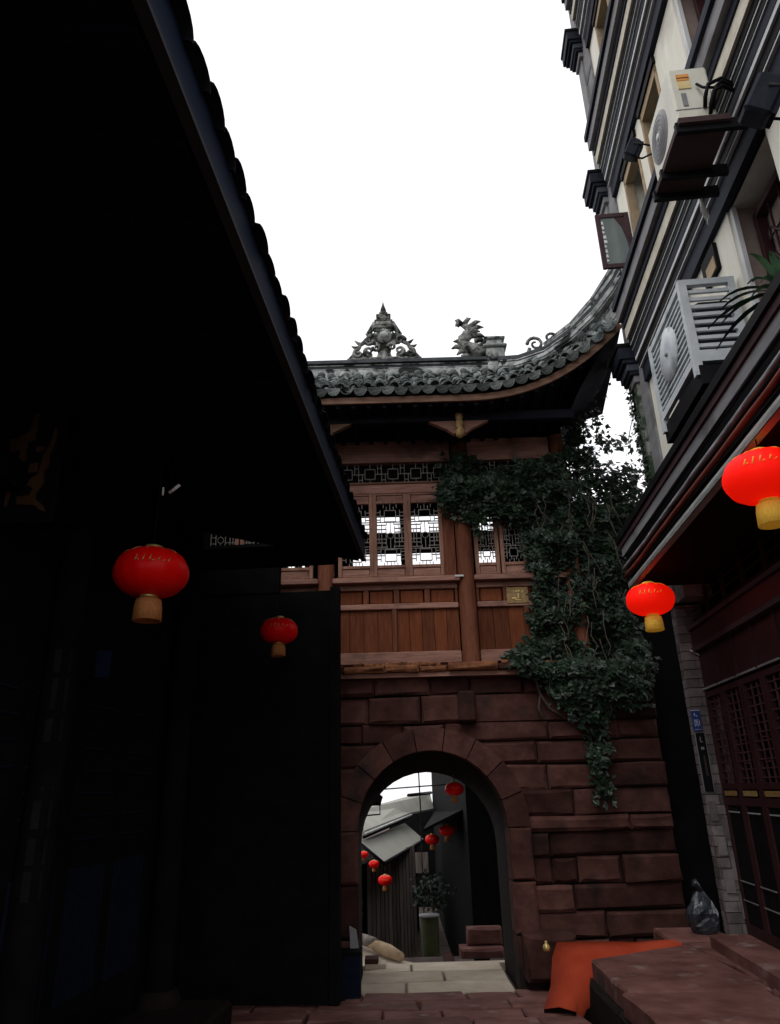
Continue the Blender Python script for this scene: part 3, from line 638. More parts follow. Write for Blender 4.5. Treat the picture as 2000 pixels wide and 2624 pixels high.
STR = [[(3.05,9.6,7.05),(3.14,9.55,6.9),(3.12,9.5,6.7),(3.06,9.5,6.45),(3.1,9.5,6.2)], [(3.60,9.3,7.05),(3.56,9.3,6.85),(3.58,9.3,6.6),(3.50,9.3,6.4),(3.44,9.35,6.15)],
       [(3.12,9.5,6.15),(3.25,9.45,6.25),(3.35,9.4,6.2),(3.45,9.4,6.3)], [(3.2,9.6,7.3),(3.28,9.55,7.15),(3.3,9.5,7.0)], [(2.98,9.4,6.3),(3.12,9.4,6.28),(3.28,9.4,6.12),(3.5,9.4,6.14)],
       [(2.55,9.66,2.0),(2.52,9.64,1.8),(2.55,9.64,1.6),(2.53,9.64,1.45)], [(1.25,9.7,5.25),(1.3,9.68,5.1),(1.28,9.66,4.95)]]
for s in STR: st.tube(s,.006,5)
for s,nl,sp in zip(STR,(45,20,30,8,45,130,30),(.06,.05,.06,.06,.07,.06,.05)): strand(s,nl,sp)
for k in range(34):                                          # bare stems hanging in the mass
    x, z = iv.uniform(1.95,3.2), iv.uniform(3.0,5.6); pts = [(x,9.60,z)]
    for q in range(4): x += iv.uniform(-.07,.07); z -= iv.uniform(.08,.18); pts.append((x,9.58+iv.uniform(-.04,.04),z))
    st.tube(pts,.006,5)
st.tube([(1.78,9.74,3.02),(1.86,9.72,2.9),(1.90,9.70,2.72),(2.0,9.7,2.55),(2.18,9.7,2.42)],.02,6); st.tube([(1.90,9.70,2.72),(1.86,9.70,2.55),(1.92,9.7,2.4)],.014,6)
st.part('stem','stem',ivy,kind='stuff')
lm = MB(); lm.add(leafv,leaff); lm.part('leaves','leaf',ivy,kind='stuff')

# ================================================================== tall house on the right (frame R: a across, b along, z)
th = thing('tall_house', (2.7,5.5,0), 'R', 'tall cream house with dark cornices, shop doors and a canopy', 'house')
CORE = MB().box(3.22,6.2,1.0,9.0,0,14.5).part('house_core','dark_room',th)
MB().box(2.70,6.0,8.98,9.02,3.4,14.5).part('end_wall','grey_stone',th)
def wallpiece(b0,b1,z0,z1,m='cream',a0=2.70,name='wall'): return MB().box(a0,3.22,b0,b1,z0,z1).part(name,m,th)
ST = [(4.30,6.45),(7.65,9.50),(10.75,12.60)]
for z0,z1 in ((6.45,7.65),(9.50,10.75),(12.60,14.5)): wallpiece(1.0,8.56,z0,z1,'cream',2.712,'spandrel')
# corner pilaster, three shafts with sunk dark panels
for z0,z1 in ((3.6,14.5),):
    MB().box(2.64,3.22,8.74,9.0,z0,z1).part('pilaster','grey_stone',th)
    MB().box(2.67,3.22,8.40,8.74,z0,z1).part('pilaster_panel','grey',th)
for z in (4.4,7.6,8.1,8.55,9.05,10.9,11.3,11.8,12.2):
    MB().box(2.664,2.69,8.40,8.74,z,z+.014).part('joint','slate',th)
MB().box(2.632,2.9,8.72,9.01,3.6,6.62).part('mossy_shaft','moss',th)
CAPS = [(.04,.00,.10,'grey'),(.09,.10,.16,'slate'),(.12,.16,.26,'blue_grey'),(.17,.26,.32,'slate'),(.21,.32,.50,'slate'),(.23,.50,.56,'black')]
for zb in (6.62,9.72,12.80):
    cap = None
    for p,a,b,m in CAPS:
        o = MB().cbox(2.64-p,3.0,8.70-p*.5,9.0+p*.5,zb+a,zb+b,.006).part('capital' if cap is None else 'moulding',m,cap or th); cap = cap or o
# cornice profiles run along the facade; each course is a piece
PROF = [(2.38,-.10,0,'slate'),(2.42,-.28,-.10,'grey'),(2.48,-.38,-.28,'slate'),(2.50,-.54,-.38,'cream_trim'),(2.53,-.62,-.54,'black'),(2.54,-.64,-.62,'white_trim'),(2.55,-.70,-.64,'black'),
        (2.556,-.716,-.70,'metal_edge'),(2.57,-.82,-.716,'slate'),(2.576,-.87,-.82,'white_trim'),(2.60,-.97,-.87,'black'),(2.606,-.99,-.97,'white_trim'),(2.64,-1.20,-.99,'slate')]
for zt in (7.65,10.72,13.8):
    cor = None
    for a,z0,z1,m in PROF:
        o = MB().box(a,2.73,1.0,8.40,zt+z0,zt+z1-.001).part('cornice' if cor is None else 'moulding',m,cor or th); cor = cor or o
# storey walls: piers between window openings
for si,(z0,z1) in enumerate(ST):
    if si == 0: piers = [(5.45,8.56),(4.0,4.55),(2.2,3.2)]
    else: piers = [(7.95,8.56),(6.95,7.22),(5.50,6.22),(4.0,4.55),(2.2,3.2)]
    for b0,b1 in piers: wallpiece(b0,b1,z0,z1,'cream',2.70,'pier')
    for b0,b1 in ((4.55,5.45 if si==0 else 5.50),(3.2,4.0)):                    # recessed carved windows
        MB().box(2.98,3.2,b0,b1,z0,z1).part('recess','pink_reveal',th)
        MB().box(2.72,2.76,b1-.06,b1+.004,z0,z1).part('jamb','white_trim',th)
        MB().box(2.74,2.98,b1-.03,b1,z0,z1).part('reveal','pink_reveal',th)
        fr = MB()
        for bb in (b0+.03,b1-.12): fr.box(2.88,2.96,bb,bb+.06,z0+.25,z1-.12)
        fr.box(2.88,2.96,b0+.03,b1-.06,z1-.18,z1-.12).box(2.88,2.96,b0+.03,b1-.06,z0+.25,z0+.32)
        w_ = fr.part('carved_window','dark_red',th)
        cv = MB(); bc = (b0+b1)/2-.02
        for k in range(7):
            zz = z0+.45+k*.24
            if zz > z1-.3: break
            for s in (-1,1):
                pts = [(2.92,bc+s*(.04+.24*math.sin(t*.5)),zz+.10*math.sin(t*1.3+k)) for t in [i*.5 for i in range(8)]]
                cv.tube(pts,.014,5)
            cv.tube([(2.92,bc-.3,zz),(2.92,bc+.3,zz+.02)],.010,5)
        for q in (-.2,0,.2): cv.tube([(2.925,bc+q,z0+.3),(2.925,bc+q,z1-.15)],.012,5)
        cv.part('carving','dark_red',w_)
    if si:
        for b0,b1 in ((7.22,7.95),(6.22,6.95)):                                  # dark openings with painted surrounds
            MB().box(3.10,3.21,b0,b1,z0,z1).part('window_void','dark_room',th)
            s_ = MB().box(2.685,2.80,b0,b0+.05,z0,z1-.12).box(2.685,2.80,b1-.05,b1,z0,z1-.12).box(2.685,2.80,b0,b1,z1-.24,z1-.12)
            sw = s_.part('window_frame','tan',th)
            MB().box(2.66,2.80,b0-.02,b1+.02,z1-.12,z1-.02).part('window_head','black',sw)
            MB().box(2.80,3.10,b0+.05,b0+.06,z0,z1-.24).part('reveal','white_trim',sw)
            MB().box(3.0,3.02,b0+.06,b1-.06,z0+.04,z1-.26).part('pane','glass',sw)
# open casement, swung out square to the wall
cs = MB(); a0,a1,bz,zl,zh = 2.22,2.66,7.93,7.90,8.80
cs.cbox(a0,a0+.06,bz-.02,bz+.02,zl,zh,.006).cbox(a1-.06,a1,bz-.02,bz+.02,zl,zh,.006).cbox(a0+.06,a1-.06,bz-.02,bz+.02,zl,zl+.07,.006).cbox(a0+.06,a1-.06,bz-.02,bz+.02,zh-.07,zh,.006)
cas = cs.part('casement','plum',th,'plum framed casement standing open')
MB().prism([(a0+.06,zl+.07),(a1-.06,zl+.07),(a1-.07,zl+.42),(a1-.12,zl+.66),(a1-.20,zh-.07),(a0+.06,zh-.07)],bz-.006,bz+.004).part('pane','glass',cas)
MB().prism([(a1-.06,zl+.07),(a1-.06,zh-.07),(a1-.20,zh-.07),(a1-.12,zl+.66),(a1-.07,zl+.42)],bz-.009,bz+.006).part('corner_web','plum',cas)
pr = random.Random(4)
for k in range(9):
    zz = zl+.10+k*.078; w1 = .028+pr.random()*.02
    shp = [(a0+.065,zz),(a0+.065+w1,zz+.01*pr.random()),(a0+.065+w1*.8,zz+.055),(a0+.065,zz+.05)] if k%3 else [(a0+.065,zz),(a0+.065+w1,zz+.028),(a0+.065,zz+.056)]
    MB().prism(shp,bz-.010,bz-.007).part('paper_patch','paper',cas)
# small vent niche above the caged unit
nb = MB().box(2.66,2.70,5.78,6.12,6.10,6.40).part('vent_niche','black',th)
MB().box(2.652,2.66,5.80,6.02,6.12,6.26).part('vent_panel','tan',nb)

# ---- canopy over the shop front
can = MB(); zc0 = 3.70
can.prism([(2.00,4.34),(2.72,4.86),(2.72,4.80),(2.02,4.26)],1.0,8.46,'xz')
canp = can.part('canopy_roof','dark_tile',th)
BO = [(1.985,4.27,4.345,'black'),(2.01,4.205,4.27,'plum'),(2.03,4.10,4.205,'grey'),(2.06,3.985,4.10,'black'),(2.055,3.90,3.985,'slate'),(2.07,3.79,3.90,'black')]
fas = None
for k,(a,z0,z1,m) in enumerate(BO):
    o = MB().box(a,a+.10,1.0,8.44-.03*k,z0,z1-.001).part('canopy_fascia' if fas is None else 'moulding',m,fas or th); fas = fas or o
MB().box(2.03,2.10,1.0,8.30,zc0,zc0+.035).box(2.03,2.04,1.0,8.30,zc0,zc0+.06).part('drip_edge','metal_edge',canp)
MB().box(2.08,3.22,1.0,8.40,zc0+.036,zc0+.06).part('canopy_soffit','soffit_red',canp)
def wob(a,z,r,seed,b0=1.0,b1=8.42,n=26):
    q = random.Random(seed); return MB().tube([(a+q.uniform(-.004,.004),lerp(b0,b1,i/n),z+q.uniform(-.003,.003)+.004*math.sin(i*.7+seed)) for i in range(n+1)],r,8)
wob(2.035,3.865,.022,1).part('red_pipe','red_pipe',th); wob(2.03,3.955,.020,2).part('grey_pipe','grey_pipe',th)
wob(2.045,3.815,.009,3).part('cable','black',th); wob(2.02,4.07,.008,4).part('cable','black',th)
# ---- shop front: beam, transoms, lattice doors
MB().box(2.80,3.0,4.2,8.86,3.05,3.30).part('door_beam','dark_red',th)
MB().box(2.77,2.84,4.2,8.86,3.28,3.33).part('beam_moulding','plum',th); MB().box(2.77,2.84,4.2,8.86,3.02,3.07).part('beam_moulding','plum',th)
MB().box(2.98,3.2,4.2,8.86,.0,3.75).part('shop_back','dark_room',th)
nd = 8; dw = (8.86-4.38)/nd
for i in range(nd):
    b0 = 8.86-(i+1)*dw; b1 = b0+dw
    up_ = MB()                                               # upper lattice above the beam
    for k in range(3): up_.box(2.86,2.88,b0,b1,3.40+k*.11,3.413+k*.11)
    up_.box(2.85,2.89,b0,b0+.03,3.33,3.70).part('upper_lattice','dark_red',th)
    t_ = MB().box(2.83,2.90,b0,b0+.05,2.58,3.03).box(2.83,2.90,b0+.05,b1,2.58,2.61).box(2.85,2.88,b0+.05,b1,2.61,3.03)
    tp = t_.part('transom','dark_red',th); MB().box(2.815,2.83,b0+.05,b1-.01,2.585,2.605).part('pale_bead','grey',tp)
    d = MB().box(2.84,2.90,b0+.005,b0+.06,.12,2.56).box(2.84,2.90,b1-.06,b1-.005,.12,2.56)
    for z0,z1 in ((.12,.22),(1.36,1.44),(1.52,1.58),(2.50,2.56)): d.box(2.842,2.898,b0+.06,b1-.06,z0,z1)
    dr = d.part('door','dark_red',th)
    MB().box(2.86,2.88,b0+.06,b1-.06,.22,1.36).part('door_panel','black',dr)
    l = MB()
    for k in range(11): l.box(2.862,2.876,b0+.06,b1-.06,1.62+k*.082,1.632+k*.082)
    for q in (.33,.66): l.box(2.860,2.878,lerp(b0+.06,b1-.06,q)-.006,lerp(b0+.06,b1-.06,q)+.006,1.58,2.50)
    if i in (1,2,3):
        bc = (b0+b1)/2
        for (db,z,w,h) in ((-.1,1.98,.14,.012),(-.1,1.90,.012,.09),(-.02,1.86,.10,.012),(.03,1.80,.012,.08),(-.06,1.76,.12,.012)): l.box(2.856,2.862,bc+db,bc+db+w,z,z+h)
    l.part('door_lattice','lattice_red',dr)
    MB().box(2.832,2.84,b0+.10,b1-.10,1.455,1.505).part('gilt_strip','brass' if i%2 else 'gold',dr)
    MB().box(2.832,2.84,b0+.12,b1-.12,1.29,1.302).part('silver_strip','metal_edge',dr)
    for z in (.62,.44): MB().box(2.834,2.84,b0+.08,b1-.08,z,z+.012).part('panel_bead','grey',dr)
MB().cbox(2.45,3.1,3.6,8.86,-.02,.12,.015).part('door_step','paving',th)
# brick corner pier with posters and signs
MB().box(2.69,3.2,8.9,9.02,0,3.72).part('pier_core','mortar',th)
bz_ = 0; kk = 0; brr = random.Random(9)
while bz_ < 3.66:
    h = .105
    if kk%2: cuts = [2.665,2.80,3.02]
    else: cuts = [2.665,2.88,3.02]
    for q in range(2): MB().box(cuts[q]+.003,cuts[q+1]-.003,8.865+brr.uniform(0,.008),8.93,bz_+.004,bz_+h-.004).part('brick','brick',th)
    MB().box(2.662+brr.uniform(0,.006),2.70,8.935,9.03,bz_+.004,bz_+h-.004).part('brick','brick',th)
    bz_ += h; kk += 1
MB().box(2.87,3.05,8.84,8.87,2.15,3.0).part('panel_board','pink_reveal',th)

# house number plate and narrow sign on the pier
plt = thing('number_plate',(2.69,8.85,2.14),'R','small blue enamel house number plate with pale characters on the brick pier','plate')
MB().cbox(2.645,2.745,8.848,8.856,2.14,2.37,.004).part('plate','blue_sign',plt)
MB().box(2.643,2.747,8.846,8.85,2.365,2.375).part('rim','sign_white',plt)
for (a,z,w,h) in ((2.675,2.31,.012,.03),(2.675,2.308,.035,.006),(2.70,2.30,.012,.012),(2.665,2.26,.05,.006),(2.668,2.19,.006,.06),(2.685,2.20,.006,.05),(2.70,2.19,.006,.06),(2.72,2.20,.006,.055),(2.668,2.25,.03,.006),(2.66,2.155,.07,.005)):
    MB().box(a,a+w,8.844,8.848,z,z+h).part('character_stroke','sign_white',plt)
sg = thing('shop_sign',(2.69,8.85,1.5),'R','narrow black vertical sign with pale marks below the blue plate','sign')
MB().cbox(2.655,2.755,8.846,8.858,1.50,2.12,.004).part('board','black',sg)
MB().box(2.648,2.655,8.843,8.858,1.50,2.12).box(2.755,2.762,8.843,8.858,1.50,2.12).part('edge_strip','grey',sg)
for (a,z,w,h) in ((2.695,2.02,.008,.06),(2.70,2.02,.02,.008),(2.69,1.94,.035,.03),(2.70,1.66,.022,.22)):
    MB().box(a,a+w,8.842,8.846,z,z+h).part('mark','grey' if h<.1 else 'plum',sg)
for k,(a,w,z,h) in enumerate([(2.67,.08,1.20,.20),(2.78,.16,1.02,.22),(2.69,.09,.86,.18),(2.80,.18,.62,.28),(2.70,.10,.50,.22),(2.82,.17,.26,.24)]):
    nt_ = MB().box(a,a+w,8.852-.002*k,8.860,z,z+h).thing('paper_notice','paper',(a,8.85,z),'R',['small square paper notice just below the narrow black sign','wide paper notice beside the small square one','upright paper notice pasted at waist height on the pier','large pale paper notice pasted low on the pier','torn narrow notice at knee height on the pier','lowest paper notice on the pier beside the plastic bag'][k],'notice')
    nt_.data.materials[0] = M['brick']
# wall bracket lamp over the pier
wl = thing('bracket_lamp',(2.82,8.80,2.96),'R','thin white angled lamp tube fixed above the brick pier','lamp')
MB().tube([(2.745,8.80,3.05),(2.84,8.80,2.985)],.010,8).part('tube','white_lamp',wl); MB().tube([(2.865,8.80,3.03),(2.88,8.80,2.97)],.010,8).part('end_arm','white_lamp',wl); MB().tube([(2.84,8.80,2.985),(2.86,8.86,2.97),(2.88,8.80,2.97)],.008,6).part('bracket','steel',wl)

# ---- air conditioners
def fan_disc(root, a, b, z, r, m, name='fan_grille'):
    g = MB().lathe([(0,-.012),(r*.18,-.014),(r*.55,-.006),(r,-.003),(r*1.04,.008),(r*1.04,.02)],(a,b,z),30,axis='x').part(name,m,root)
    rg = MB()
    for k in range(1,6): rg.tube([(a-.012,b+r*k/6*math.cos(t),z+r*k/6*math.sin(t)) for t in [i*math.pi/12 for i in range(25)]],.003,4,False)
    rg.part('wire_ring','fan_grey',g); return g
ac = thing('air_conditioner',(2.2,4.85,6.56),'R','cream air conditioner unit with orange label on a dark bracket','air conditioner')
MB().cbox(2.04,2.36,4.52,5.18,6.57,7.17,.018).part('casing','ac_white',ac)
fan_disc(ac,2.036,4.92,6.86,.215,'fan_grey'); MB().lathe([(0,-.016),(.03,-.013),(.036,0),(0,0)],(2.028,4.92,6.86),16,axis='x').part('fan_hub','white_trim',ac)  # white hub paints the highlight at the fan centre
MB().box(2.10,2.20,4.512,4.521,7.02,7.09).part('label','orange_label',ac); MB().box(2.10,2.20,4.510,4.521,7.045,7.052).part('label_line','black',ac); MB().box(2.10,2.20,4.513,4.521,6.93,7.015).part('label','yellow_label',ac)
MB().box(2.11,2.15,4.514,4.521,6.74,6.88).part('data_plate','fan_grey',ac); MB().box(2.04,2.36,4.516,4.521,6.70,6.707).part('seam','fan_grey',ac)
MB().box(2.02,2.42,4.46,5.20,6.50,6.555).part('bracket_tray','plum',ac)
for b_ in (4.49,4.96,5.20): MB().box(2.00,2.56,b_,b_+.04,6.44,6.54).part('bracket_bar','black',ac)
for q,(dz,da) in enumerate(((0,0),(.05,.03),(.08,-.03))): MB().tube([(2.30+da,4.51,6.62+dz),(2.29+da,4.45,6.66+dz),(2.32+da,4.42,6.76+dz),(2.40,4.43,6.82+dz),(2.50,4.47,6.80+dz)],.016,7).part('hose','black',ac)
MB().tube([(2.24,4.50,6.95),(2.27,4.47,6.87),(2.34,4.44,6.82)],.011,6).part('hose','black',ac)
wr = random.Random(6)
for q in range(6):
    b_ = 5.24+q*.035; a_ = 2.40+.022*q
    MB().tube([(a_,b_,6.46),(a_+.01,b_+.01,6.40),(a_-.006,b_+.02,6.34-.04*wr.random())],[.010,.016,.005],5).part('wrapping','white_trim',ac)

ac2 = thing('caged_air_conditioner',(2.42,6.05,4.90),'R','air conditioner unit inside a pale grey slatted cage','air conditioner')
MB().cbox(2.34,2.64,5.66,6.52,5.0,5.66,.02).part('casing','slate',ac2)  # dark casing colour stands in for the shade inside the cage
cg = MB()
for (a,b) in ((2.17,5.55),(2.17,6.60)): cg.box(a,a+.07,b-.03,b+.03,4.82,5.80)
cg.box(2.60,2.66,5.52,5.58,4.95,5.80).box(2.24,2.60,5.52,5.57,5.74,5.80).box(2.24,2.60,5.52,5.57,4.95,5.06).box(2.18,2.22,5.58,6.57,5.74,5.80).box(2.18,2.22,5.58,6.57,4.95,5.02)
cgp = cg.part('cage_frame','cage',ac2)
slf = MB().box(2.185,2.215,5.58,6.57,0,.020).mesh('slat','cage'); sln = MB().box(2.24,2.60,5.535,5.56,0,.034).mesh('slat','cage')
for k in range(11): piece('slat',slf,cgp,Matrix.Translation((0,0,5.05+k*.062)))
for k in range(8): piece('slat',sln,cgp,Matrix.Translation((0,0,5.10+k*.080)))
d_ = MB().lathe([(0,-.012),(.10,-.011),(.255,-.004),(.26,.01),(0,.01)],(2.178,6.10,5.40),30,axis='x').part('fan_disc','cage',ac2)
MB().lathe([(0,-.02),(.02,-.018),(.022,0)],(2.166,6.10,5.40),10,axis='x').part('fan_hub','fan_grey',d_)
MB().box(2.20,2.70,5.50,6.64,4.72,4.90).part('cage_tray','black',ac2)
for b_ in (5.7,6.4): MB().box(2.25,2.70,b_,b_+.04,4.62,4.72).part('bracket','black',ac2)

# ---- floodlights
for (a,b,z,s,lab) in ((2.20,3.66,5.74,1.0,'square dark floodlight bolted under the cornice near the potted plant'),(2.36,6.50,8.40,.8,'small dark blue floodlight on the ledge beyond the cream air conditioner')):
    f = thing('floodlight',(a,b,z),'R',lab,'floodlight')
    h = MB().cbox(-.09*s,.09*s,-.11*s,.11*s,-.13*s,.13*s,.02); mt = Matrix.Rotation(.5,3,'Y') @ Matrix.Rotation(.35,3,'X')
    h.v = [mt @ v + Vector((a,b,z)) for v in h.v]; h.part('lamp_housing','slate',f)
    fn = MB()
    for k in range(5): fn.box(.09*s,.12*s,-.09*s+k*.04*s,-.075*s+k*.04*s,-.11*s,.11*s)
    fn.v = [mt @ v + Vector((a,b,z)) for v in fn.v]; fn.part('cooling_fin','slate',f)
    MB().tube([(a,b-.12*s,z),(a+.16*s,b-.12*s,z-.04),(a+.34,b,z-.02)],.012,6).tube([(a,b+.12*s,z),(a+.16*s,b+.12*s,z-.04),(a+.34,b,z-.02)],.012,6).part('bracket','steel',f)

# ---- potted plant on the canopy
pp = thing('potted_plant',(2.42,4.45,4.62),'R','potted plant with long strap leaves on the shop canopy','plant')
MB().lathe([(0,4.58),(.09,4.58),(.12,4.74),(.13,4.80),(.115,4.80),(.10,4.76),(0,4.76)],(2.45,4.42,0),18).part('pot','terracotta',pp)
MB().cbox(2.34,2.60,4.30,4.56,4.52,4.60,.01).part('pot_stand','black',pp)
lr = random.Random(12)
LV = [(-.30,.35,.30,0),(-.34,.55,.20,0),(-.22,.55,.36,0),(-.36,.30,.05,0),(-.28,.62,.05,0),(-.16,.16,.30,1),(-.20,.10,.12,1),(-.14,.02,.20,1),(-.10,-.12,.35,1),(-.24,.2,-.14,2),(-.05,.3,.42,0),(-.20,-.05,.40,1)]
for k,(da,db,dz,t) in enumerate(LV):
    pth = []
    for i in range(7):
        q = i/6; pth.append(Vector((2.45+da*q, 4.42+db*q, 4.78+dz*q+.26*q-.34*q*q)))
    mb = MB(); sd_ = Vector((-db,da,0)).normalized(); vs=[]
    for i,p in enumerate(pth):
        w = .026*math.sin(math.pi*(.12+.88*i/6))+.001; w = .002 if i==6 else w
        vs += [p-sd_*w+Vector((0,0,.006)), p-Vector((0,0,.004)), p+sd_*w+Vector((0,0,.006))]
    fs=[]
    for i in range(6): fs += [(i*3,i*3+1,i*3+4,i*3+3),(i*3+1,i*3+2,i*3+5,i*3+4)]
    mb.add(vs,fs,True).part('leaf','leaf2' if t else 'leaf',pp)

# ivy creeping up the mossy corner
iv2 = thing('creeper',(2.64,8.8,3.8),'R','sparse creeper on the mossy corner pilaster of the tall house','creeper')
leafv, leaff = [], []
for _ in range(620):
    z = 4.0+2.7*iv.random()**1.3; b = 8.9+.06*math.sin(z*2.2)+iv.gauss(0,.05); leaf(Vector((2.63-abs(iv.gauss(0,.03)),min(9.02,b),z)), Vector((-1,iv.gauss(-.5,.6),iv.gauss(.4,.5))), iv.uniform(.04,.075), iv.uniform(0,6.28))
for _ in range(420):
    z = 3.9+2.4*iv.random(); a = 2.72+iv.gauss(0,.05)+.05*math.sin(z*3); leaf(Vector((a,8.80-abs(iv.gauss(0,.03)),z)), Vector((iv.gauss(-.4,.6),-1,iv.gauss(.4,.5))), iv.uniform(.04,.075), iv.uniform(0,6.28))
MB().add(leafv,leaff).part('leaves','leaf',iv2,kind='stuff')
MB().tube([(2.645,8.90,3.9),(2.64,8.93,4.6),(2.64,8.88,5.3),(2.64,8.92,6.2)],.008,5).tube([(2.74,8.82,3.9),(2.70,8.82,4.7),(2.72,8.82,5.6)],.008,5).part('stem','stem',iv2)

# ================================================================== long-eaved house on the left (frame L)
lh = thing('eaved_house',(-2.4,4.5,-.35),'L','low dark house with a deep overhanging tiled eave','house')
AE, ZE = -.905, 4.36
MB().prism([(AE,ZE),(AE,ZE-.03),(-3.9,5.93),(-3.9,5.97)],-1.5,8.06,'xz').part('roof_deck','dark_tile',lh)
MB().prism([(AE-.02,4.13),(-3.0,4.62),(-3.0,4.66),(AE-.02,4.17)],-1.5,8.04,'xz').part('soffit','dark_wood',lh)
MB().box(AE-.03,AE+.005,-1.5,8.06,4.14,ZE+.01).part('fascia','eave_sky_tint',lh)
MB().box(AE-.04,AE+.012,-1.5,8.06,4.115,4.139).part('fascia_edge_light','eave_edge_light',lh)
MB().prism([(AE-.03,4.14),(-3.0,4.62),(-3.9,5.9),(AE-.03,ZE-.04)],8.03,8.06,'xz').part('gable_board','dark_wood',lh)
MB().cbox(-3.1,-1.22,7.86,8.02,4.08,4.30,.01).part('end_beam','black_wood',lh)
MB().box(-3.4,-1.42,8.92,9.0,-.5,4.02).part('end_screen','black_wood',lh)
MB().box(-3.4,-2.12,8.91,9.01,4.02,4.7).part('end_screen','black_wood',lh)
MB().cbox(-1.45,-1.33,8.88,9.02,-.5,4.06,.01).part('screen_post','black_wood',lh)
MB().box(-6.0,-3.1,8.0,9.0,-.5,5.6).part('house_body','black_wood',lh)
roofL = [o for o in bpy.data.objects if o.name.startswith('roof_deck')][0]
lc_ = halftile(.118,.36,8,172,.014,False); lc_.v = [Vector((v.x,v.y,v.z*.34-.008)) for v in lc_.v]; ME_LC = lc_.mesh('cover_tile','dark_tile')
sl = math.atan2(5.97-ZE, 3.9+AE); lt = random.Random(31)
for i in range(45):
    b_ = -1.0+i*.200
    for r_ in range(4):
        d0 = -.05+lt.uniform(-.012,.012)+r_*.26
        p = Vector((AE-d0*math.cos(sl), b_+lt.uniform(-.012,.012), ZE+d0*math.sin(sl)+.012+lt.uniform(-.008,.008)))
        ty_ = Vector((-math.cos(sl),0,math.sin(sl))); tz = Vector((math.sin(sl),0,math.cos(sl))); tx = ty_.cross(tz)
        mt = Matrix((tx,ty_,tz)).transposed().to_4x4()
        piece('roof_tile', ME_LC, roofL, Matrix.Translation(p) @ mt @ Matrix.Rotation(lt.uniform(-.05,.05),4,'Z') @ Matrix.Rotation(-.04+lt.uniform(-.03,.03),4,'X') @ Matrix.Rotation(.10+lt.uniform(-.08,.08),4,'Y'))
for i in range(20):
    b_ = -1.2+i*.48; MB().prism([(AE-.06,4.10),(-2.9,4.57),(-2.9,4.63),(AE-.06,4.15)],b_,b_+.07,'xz').part('rafter','dark_wood',lh)
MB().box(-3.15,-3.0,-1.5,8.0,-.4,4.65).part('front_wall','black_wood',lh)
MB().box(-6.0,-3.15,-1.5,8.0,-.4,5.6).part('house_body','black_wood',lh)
for b_ in (-.8,1.6,3.2,5.2,7.7):
    MB().lathe([(.13,-.1),(.12,2),(.115,4.55)],(-2.86,b_,0),14).part('column','black_wood',lh); MB().lathe([(0,-.38),(.2,-.38),(.22,-.2),(.17,-.08),(0,-.08)],(-2.86,b_,0),14).part('column_base','mortar',lh)
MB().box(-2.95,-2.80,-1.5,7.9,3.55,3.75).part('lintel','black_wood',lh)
for i in range(10):
    b_ = -.6+i*.8; d = MB().box(-3.0,-2.97,b_+.02,b_+.78,-.1,2.6).part('door','black_wood',lh); MB().box(-2.975,-2.955,b_+.10,b_+.70,.2,1.1).part('door_panel','dark_wood',d)
    q = MB()
    for k in range(7): q.box(-2.968,-2.955,b_+.1,b_+.7,1.3+k*.17,1.315+k*.17)
    q.part('door_lattice','dark_wood',d)
MB().cbox(-3.1,-2.2,-1.5,7.9,-.55,-.20,.03).part('stone_step','mortar',lh)
# pasted strips on a column
for k,(z,h,w) in enumerate(((2.46,.17,.05),(2.20,.22,.04),(1.98,.16,.05),(1.66,.03,.02),(1.42,.18,.06),(1.20,.16,.06),(.98,.18,.06))):
    MB().box(-2.76,-2.757,5.10,5.10+w*1.6,z,z+h).box(-2.80-w,-2.80,5.07,5.074,z,z+h).part('paper_strip','dim_paper',lh)
sb = thing('hanging_signboard',(-2.78,4.3,3.35),'L','dark hanging board with faint gilt brush characters under the left eave','sign')
MB().cbox(-2.98,-2.56,4.28,4.32,3.32,4.16,.01).part('board','black_wood',sb)
def st_(pts): MB().prism([(-2.98+(x-180)/300*.42, 4.14-(y-200)/740*.76) for x,y in pts],4.268,4.281).part('character_stroke','gold_sign',sb)
M['gold_sign'] = mat('dark_gilt', (.055, .028, .014), (.09, .045, .022), 9, .7)  # gilt in a dark brown tone
st_([(315,205),(335,205),(335,400),(300,420),(300,540),(262,640),(245,880),(232,880),(236,690),(200,700),(200,620),(240,590),(262,540),(268,470),(222,485),(195,390),(240,385),(300,335)])
st_([(430,320),(442,330),(440,430),(420,520),(425,600),(405,640),(415,720),(385,800),(385,840),(430,890),(445,930),(420,920),(385,880),(295,870),(290,815),(350,810),(365,760),(330,735),(345,690),(380,660),(390,520),(418,440)])
st_([(345,455),(390,458),(388,490),(350,500)]); st_([(330,580),(370,575),(372,640),(325,650)])
bn = MB().box(-2.80,-2.68,5.60,5.606,2.50,2.71).thing('blue_notice','dim_blue',(-2.74,5.6,2.5),'L','blue notice in a shade-darkened tone hanging in the dark porch','notice')
bn2 = thing('porch_lamp',(-1.90,4.6,3.60),'L','short white lamp tube hanging above the left lantern','lamp')
MB().tube([(-1.91,4.6,3.615),(-1.835,4.6,3.675)],.012,8).part('tube','white_lamp',bn2); MB().tube([(-1.955,4.6,3.60),(-1.955,4.6,3.66)],.009,7).part('holder','white_lamp',bn2); MB().tube([(-1.955,4.6,3.66),(-1.9,4.6,3.62),(-1.87,4.6,4.38)],.004,5).part('wire','black',bn2)

